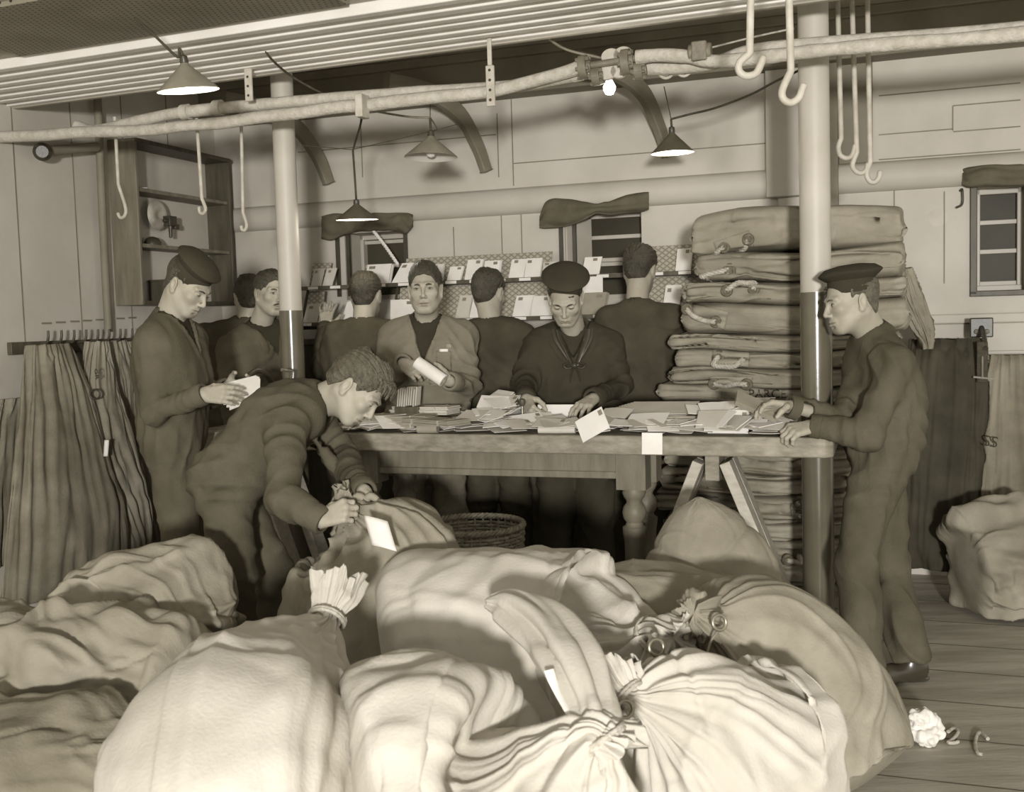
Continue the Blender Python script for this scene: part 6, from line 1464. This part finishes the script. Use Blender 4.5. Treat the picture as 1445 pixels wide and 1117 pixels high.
# ------------------------------------------------------------------ the ten men
DEG = math.radians
def setJ(J, **k):
    for a, b in k.items(): J[a] = np.asarray(b, float)
    return J
def shift_to(J, key, p, keys=None):
    d = np.asarray(p)-J[key]
    for k in (keys or [k for k in J if k not in ('f', 'r', 'hf', 'hu')]): J[k] = J[k]+d
    return J
FIST = (.9, 1.0, .7); RELAX = (.35, .45, .3); GRIP = (.75, .8, .5)
def cast():
    # --- capped man at the left, reading a handful of letters
    J = std(0, 0, DEG(-82), 1.77)
    g = pz(252, 930, .0); g = at(246, 930, 4.55)
    J = shift_to(J, 'pel', V3(at(246, 640, 4.55)[0], 4.55, .98))
    setJ(J, che=at(246, 530, 4.55), nb=at(238, 450, 4.56), hd=at(266, 402, 4.55), hf=nrm(V3(.80, -.30, -.58)), hu=V3(.25, .0, 1),
         sR=at(216, 482, 4.40), sL=at(268, 478, 4.72), eR=at(216, 582, 4.33), eL=at(292, 560, 4.80), wR=at(284, 557, 4.27), wL=at(318, 548, 4.62))
    capped = person('man in a round dark cap reading a sheaf of letters, by the hanging sacks', J, 11, hair='hair', V=.16, under='black',
        cap=round_cap(-.24, .05, .106, off=(0, -.002, .010), bandh=.040), face=dict(lids=.8, nose=1.03, jaw=.95), hairkw=dict(top=.004, wav=.0018, brow=.06),
        hands=dict(R=dict(d=nrm(V3(.95, -.05, .0)), pn=nrm(V3(0, .6, -.3)), curl=(.3, .35, .2), tc=.6), L=dict(d=nrm(V3(.95, -.35, .05)), pn=nrm(V3(-.1, -.9, .4)), curl=(.5, .5, .3), tc=.7)))
    # --- moustached man behind the left pillar
    J = std(0, 0, DEG(-140), 1.76); J = shift_to(J, 'pel', V3(at(366, 620, 5.789)[0], 5.79, .98))
    setJ(J, nb=at(366, 462, 5.789), hd=at(382, 413, 5.727), hf=nrm(V3(.62, -.76, -.06)), hu=V3(.06, 0, 1))
    shift_to(J, 'sR', at(325, 492, 5.716), ['sR', 'eR']); setJ(J, eR=at(322, 556, 5.614), wR=at(352, 562, 5.407))
    person('moustached man half hidden by the left pillar, looking toward the camera', J, 12, hair='hair', V=.15, under='black', moust=True,
        face=dict(mouth=1., lids=.25), hairkw=dict(top=.016))
    # --- man of whom only the back of the head shows
    J = std(0, 0, DEG(15), 1.72); J = shift_to(J, 'pel', V3(at(340, 620, 6.25)[0], 6.25, .96)); hp = at(351, 417, 6.2)
    setJ(J, hd=hp, nb=hp+V3(-.01, -.03, -.16))
    person('man with curly dark hair, mostly hidden behind the moustached man', J, 13, h=.012, fh=.004, suit='suit_dark', hairkw=dict(top=.016, wav=.004, side=.014), brows=False)
    # --- man at the rack, back turned, reaching into the pigeonholes
    J = std(0, 0, DEG(-6), 1.75); J = shift_to(J, 'pel', V3(at(510, 620, 5.75)[0], 5.75, .98))
    setJ(J, nb=at(512, 462, 5.72), hd=at(517, 415, 5.78), hf=nrm(V3(.18, 1, -.12)), sL=at(476, 474, 5.76), sR=at(548, 473, 5.70),
         eL=at(452, 520, 5.98), wL=at(459, 462, 6.2), eR=at(561, 540, 5.80), wR=at(548, 590, 5.98))
    person('dark-coated man with cropped hair and white collar, hand raised to the rack', J, 14, suit='suit_dark', cloth_name='coat', hairkw=dict(top=.016, side=.009, wav=.0025), brows=False, fh=.0035,
        hands=dict(L=dict(d=nrm(V3(.05, .35, .9)), pn=nrm(V3(0, .9, -.3)), curl=(.15, .2, .1), spread=.35, tc=0.)), detail=neck_band())
    # --- man facing the camera with a roll of letters
    J = std(0, 0, DEG(176), 1.76); J = shift_to(J, 'pel', V3(at(604, 625, 5.202)[0], 5.20, .98))
    setJ(J, che=at(606, 530, 5.202), nb=at(602, 452, 5.212), hd=at(600, 407, 5.140), hf=nrm(V3(-.03, -1, -.03)), hu=V3(-.02, 0, 1),
         sR=at(555, 474, 5.232), sL=at(652, 474, 5.212), eR=at(540, 548, 5.191), eL=at(664, 542, 5.150), wR=at(568, 513, 4.93), wL=at(636, 538, 4.944))
    def centre_detail(body, G, Rt, nb, J, hc, R):
        rs, f, u = Rt.T
        def patch(s0, s1, t0, t1, nm, m, off=.006, n=8, bulge=.006):
            g = np.array([[march(G, nb+rs*(s0+(s1-s0)*i/n)+u*(t0+(t1-t0)*j/n), f)+f*(off+bulge*math.sin(PI*j/n)) for j in range(n+1)] for i in range(n+1)])
            mb = MB(); mb.grid(g); mb.build(nm, MT[m], body, smooth=60, solid=.004)
        patch(-.125, -.055, -.245, -.150, 'breast_pocket', 'suit_light', .002, bulge=.008)
        patch(-.112, -.070, -.153, -.140, 'pocket_paper', 'paper', .008, 4, .0)
        patch(-.128, -.102, -.137, -.115, 'cloth_badge', 'canvas_grey', .002, 5)
    person('bareheaded man facing the camera in an open-necked overall, holding a letter roll', J, 15, h=.0075, suit='suit_light', V=.215, under='black', face=dict(lids=.12, jaw=1.06), fh=.0022, hairkw=dict(top=.022, part=.03, wav=.0018),
        detail=centre_detail, amp=1.1,
        hands=dict(R=dict(d=nrm(V3(.62, -.55, -.30)), pn=nrm(V3(.5, .45, -.7)), curl=(.75, .95, .6), tc=.9), L=dict(d=nrm(V3(-.8, -.25, .12)), pn=nrm(V3(-.1, .55, .8)), curl=(.75, .8, .5), tc=.9)))
    # --- second man at the rack
    J = std(0, 0, DEG(-14), 1.74); J = shift_to(J, 'pel', V3(at(700, 620, 5.62)[0], 5.62, .97))
    setJ(J, nb=at(694, 463, 5.60), hd=at(690, 412, 5.66), hf=nrm(V3(.42, .9, -.25)), sL=at(655, 480, 5.62), sR=at(737, 478, 5.54), eL=at(648, 550, 5.78), wL=at(668, 600, 6.0), eR=at(748, 550, 5.66), wR=at(740, 600, 5.9))
    person('dark-coated man with thick hair, back turned between the overalled man and the sailor', J, 16, suit='suit_dark', cloth_name='coat', hairkw=dict(top=.016, side=.010, wav=.0025), brows=False, fh=.0035, detail=neck_band(hgt=.014), opts=dict(bulk=1.04))
    # --- sailor stamping letters
    J = std(0, 0, DEG(172), 1.74); J = shift_to(J, 'pel', V3(at(812, 625, 5.12)[0], 5.16, .98))
    setJ(J, che=at(812, 535, 5.12), nb=at(808, 462, 5.10), hd=at(798, 419, 4.96), hf=nrm(V3(-.13, -.80, -.60)), hu=V3(-.05, -.3, 1), sR=at(760, 488, 5.10), sL=at(858, 486, 5.08),
         eR=at(742, 540, 5.0), eL=at(876, 545, 4.96), wR=at(742, 563, 4.72), wL=at(838, 562, 4.70))
    def sailor_detail(body, G, Rt, nb, J, hc, R):
        rs, f, u = Rt.T; S = lambda s, t, o=.008: march(G, nb+rs*s+u*t, f)+f*o
        mb = MB()
        for k, (s0, tb) in enumerate(((.085, -.155), (-.085, -.155), (.072, -.165), (-.072, -.165))):
            o = .009+.006*(k > 1)
            mb.tube([S(s0, .0, o), S(s0*.85, -.045, o), S(s0*.5, -.10, o+.004), S(0.01*np.sign(s0), tb, o+.004)], [.016, .021, .017, .010], 10, samples=16, squash=.5)
        mb.build('neckerchief', MT['silk'], body, smooth=60)
        kb = MB(); c = S(0, -.165, .016)
        kb.lathe([(0, .014), (.012, .011), (.017, 0), (.012, -.011), (0, -.014)], c, Rt, 14)
        for s in (-1, 1):
            kb.tube([c, c+rs*s*.022+u*.012+f*.008, c+rs*s*.05+u*.002, c+rs*s*.03-u*.012, c], [.005, .009, .011, .008, .004], 8, samples=14, squash=.6)
            kb.tube([c, S(s*.016, -.20, .012), S(s*.024, -.245, .010)], [.007, .011, .004], 8, samples=10, squash=.5)
        kb.build('neckerchief_bow', MT['silk'], body, smooth=60)
        cb = MB()
        ang = np.linspace(-.25*PI, 1.25*PI, 25)
        for s in (-1, 1):
            pts = [S(s*.10, -.02, .004), S(s*.095, -.06, .004), S(s*.06, -.12, .004), S(s*.015, -.165, .004)]
            cb.tube(pts, [.012, .016, .014, .006], 8, samples=16, squash=.4)
        cb.build('jumper_collar', MT['navy'], body, smooth=60)
    person('sailor in a round flat cap and black neckerchief, stamping letters at the table', J, 17, h=.0075, suit='navy', cloth_name='sailor_jumper', V=.13, under=None, face=dict(lids=.85, jaw=.97), fh=.0022, hairkw=dict(top=.004, brow=.06),
        cap=round_cap(.0, -.12, .116, off=(0, -.008, .006), ribbon=-1), detail=sailor_detail, opts=dict(bulk=1.06),
        hands=dict(R=dict(d=nrm(V3(.15, -.75, -.55)), pn=nrm(V3(.75, .2, -.5)), curl=(1.0, 1.1, .8), tc=.95), L=dict(d=nrm(V3(-.55, -.75, -.28)), pn=V3(.0, .25, -1), curl=(.35, .45, .3), tc=.2, spread=.25)))
    # --- tall man at the rack by the pile of folded bags
    J = std(0, 0, DEG(-12), 1.80); J = shift_to(J, 'pel', V3(at(898, 600, 5.5)[0], 5.5, .99))
    setJ(J, che=at(898, 500, 5.52), nb=at(899, 435, 5.46), hd=at(903, 380, 5.56), hf=nrm(V3(.34, .9, -.22)), sL=at(858, 452, 5.50), sR=at(944, 450, 5.42), eL=at(845, 530, 5.66), wL=at(862, 585, 5.85), eR=at(955, 520, 5.50), wR=at(962, 580, 5.72))
    person('tall man with swept-back hair, back turned, next to the folded mailbags', J, 18, suit='suit_dark', cloth_name='coat', hairkw=dict(top=.024, side=.011, wav=.004), brows=False, fh=.0035, opts=dict(bulk=1.06))
    # --- capped man at the right end of the table
    J = std(0, 0, DEG(84), 1.76); J = shift_to(J, 'pel', at(1243, 632, 4.18))
    setJ(J, che=at(1250, 552, 4.20), nb=at(1232, 472, 4.22), hd=at(1200, 424, 4.17), hf=nrm(V3(-.96, -.10, -.20)), hu=V3(-.16, .05, 1),
         sL=at(1262, 512, 4.02), sR=at(1222, 502, 4.36), eL=at(1222, 612, 3.93), eR=at(1190, 592, 4.07), wL=at(1150, 601, 3.99), wR=at(1118, 574, 4.03),
         hL=at(1243, 655, 4.09), hR=at(1240, 655, 4.28), kL=at(1208, 795, 4.02), kR=at(1254, 800, 4.28), aL=pz(1218, 945, .085), aR=pz(1282, 932, .085))
    setJ(J, tL=J['aL']+V3(-.16, -.03, -.055), tR=J['aR']+V3(-.16, -.04, -.055))
    person('young man in a tilted round cap sorting letters at the table beside the right pillar', J, 19, h=.0075, suit='suit', V=0, face=dict(nose=1.02, mouth=.2), hairkw=dict(top=.004, side=.006, brow=.06), hair='hair_mid',
        cap=round_cap(.10, .0, .118, off=(0, -.004, .010), ribbon=1), amp=1.25, opts=dict(hem=.082, cut=-.012, torso=(1.05, 1.08, 1.05, 1.)),
        hands=dict(L=dict(d=nrm(V3(-.95, -.1, -.15)), pn=nrm(V3(0, .45, -.9)), curl=(.7, .9, .5), tc=.8), R=dict(d=nrm(V3(-.95, -.1, .05)), pn=nrm(V3(-.1, -.5, -.8)), curl=(.4, .4, .3), tc=.8)))
    # --- bending man tying a sack
    J = std(0, 0, DEG(-88), 1.76); J = shift_to(J, 'pel', V3(at(318, 672, 3.9)[0], 3.9, at(318, 672, 3.9)[2]))
    setJ(J, che=at(388, 598, 3.88), nb=at(448, 566, 3.86), hd=at(505, 547, 3.80), hf=nrm(V3(.62, -.20, -.75)), hu=V3(.75, 0, .66), belly=V3(-.01, 0, -.03),
         sR=at(405, 600, 3.66), sL=at(440, 582, 4.06), eR=at(398, 702, 3.46), eL=at(486, 650, 3.96), wR=at(452, 733, 3.40), wL=at(513, 692, 3.60),
         hR=at(322, 690, 3.80), hL=at(326, 690, 4.00), kR=at(330, 815, 3.76), kL=at(384, 812, 4.02))
    fz = lambda p: V3(p[0], p[1], .085)
    setJ(J, aR=fz(at(330, 950, 3.80)), aL=fz(at(388, 950, 4.05))); setJ(J, tR=J['aR']+V3(.16, -.03, -.055), tL=J['aL']+V3(.16, 0, -.055))
    person('man in dark overalls bending over to tie the neck of a sack', J, 20, h=.0075, suit='suit', V=.20, under='black', hair='hair_mid', curls=True, face=dict(lids=.8), hairkw=dict(top=.030, wav=.004, side=.010), amp=1.3,
        opts=dict(hem=.10, torso=(1.08, 1.02, 1.0, 1.)),
        hands=dict(R=dict(d=nrm(V3(.7, -.1, .25)), pn=nrm(V3(.3, .8, -.45)), curl=(.95, 1.0, .6), tc=.9), L=dict(d=nrm(V3(.55, -.35, -.65)), pn=nrm(V3(-.6, -.1, -.6)), curl=(.6, .7, .4), tc=.6)))
# ------------------------------------------------------------------ put it together
table()
aT = ab(pb(1008, 660, bF+.1))[0]
trestle('pine trestle under the right end of the table', aT, bF+.06, bF+.17, .40, ZT-.080, 0)
trestle('pine trestle under the left end of the table behind the bending man', ab(pb(352, 680, bF+.1))[0], bF+.06, bF+TW-.14, .36, ZT-.080, 1)
cast(); bpy.context.view_layer.update()
def body_trees(o):
    out = []
    for m in [o]+list(o.children):
        mw = np.array(m.matrix_world); v = np.empty(len(m.data.vertices)*3, np.float32); m.data.vertices.foreach_get('co', v); v = v.reshape(-1, 3)@mw[:3, :3].T+mw[:3, 3]
        out.append(tree_of(v, [p.vertices[:] for p in m.data.polygons]))
    return out
for o in PEOPLE:
    lb = o['label']
    if 'bending' in lb: TREES += body_trees(o)
    if 'tall man' in lb: PTREES += body_trees(o)
basket(); letters(); pile(); hanging(); sacks()
# ------------------------------------------------------------------ light
wd = bpy.data.worlds.new('world'); scene.world = wd; wd.use_nodes = True
bg = wd.node_tree.nodes['Background']; bg.inputs[0].default_value = (1, .96, .86, 1); bg.inputs[1].default_value = .78
def area(name, loc, target, size, power, col=(1, .985, .96)):
    l = bpy.data.lights.new(name, 'AREA'); l.shape = 'DISK'; l.size = size; l.energy = power; l.color = col
    o = bpy.data.objects.new(name, l); COL.objects.link(o); o.location = Vector(loc)
    o.rotation_euler = (Vector(target)-Vector(loc)).to_track_quat('-Z', 'Y').to_euler(); return o
area('flash_lamp', (-.12, -4.4, 1.55), (0, 5, 1.3), .5, 640)
for i, (p, e) in enumerate(LAMPS):
    if not e: continue
    l = bpy.data.lights.new('lamp_light', 'POINT'); l.energy = e; l.shadow_soft_size = .025; l.color = (1, .93, .82)
    o = bpy.data.objects.new('lamp_light', l); COL.objects.link(o); o.location = Vector(p)
scene.view_settings.view_transform = 'Standard'; scene.view_settings.look = 'None'
scene.view_settings.exposure = .12; scene.view_settings.gamma = 1
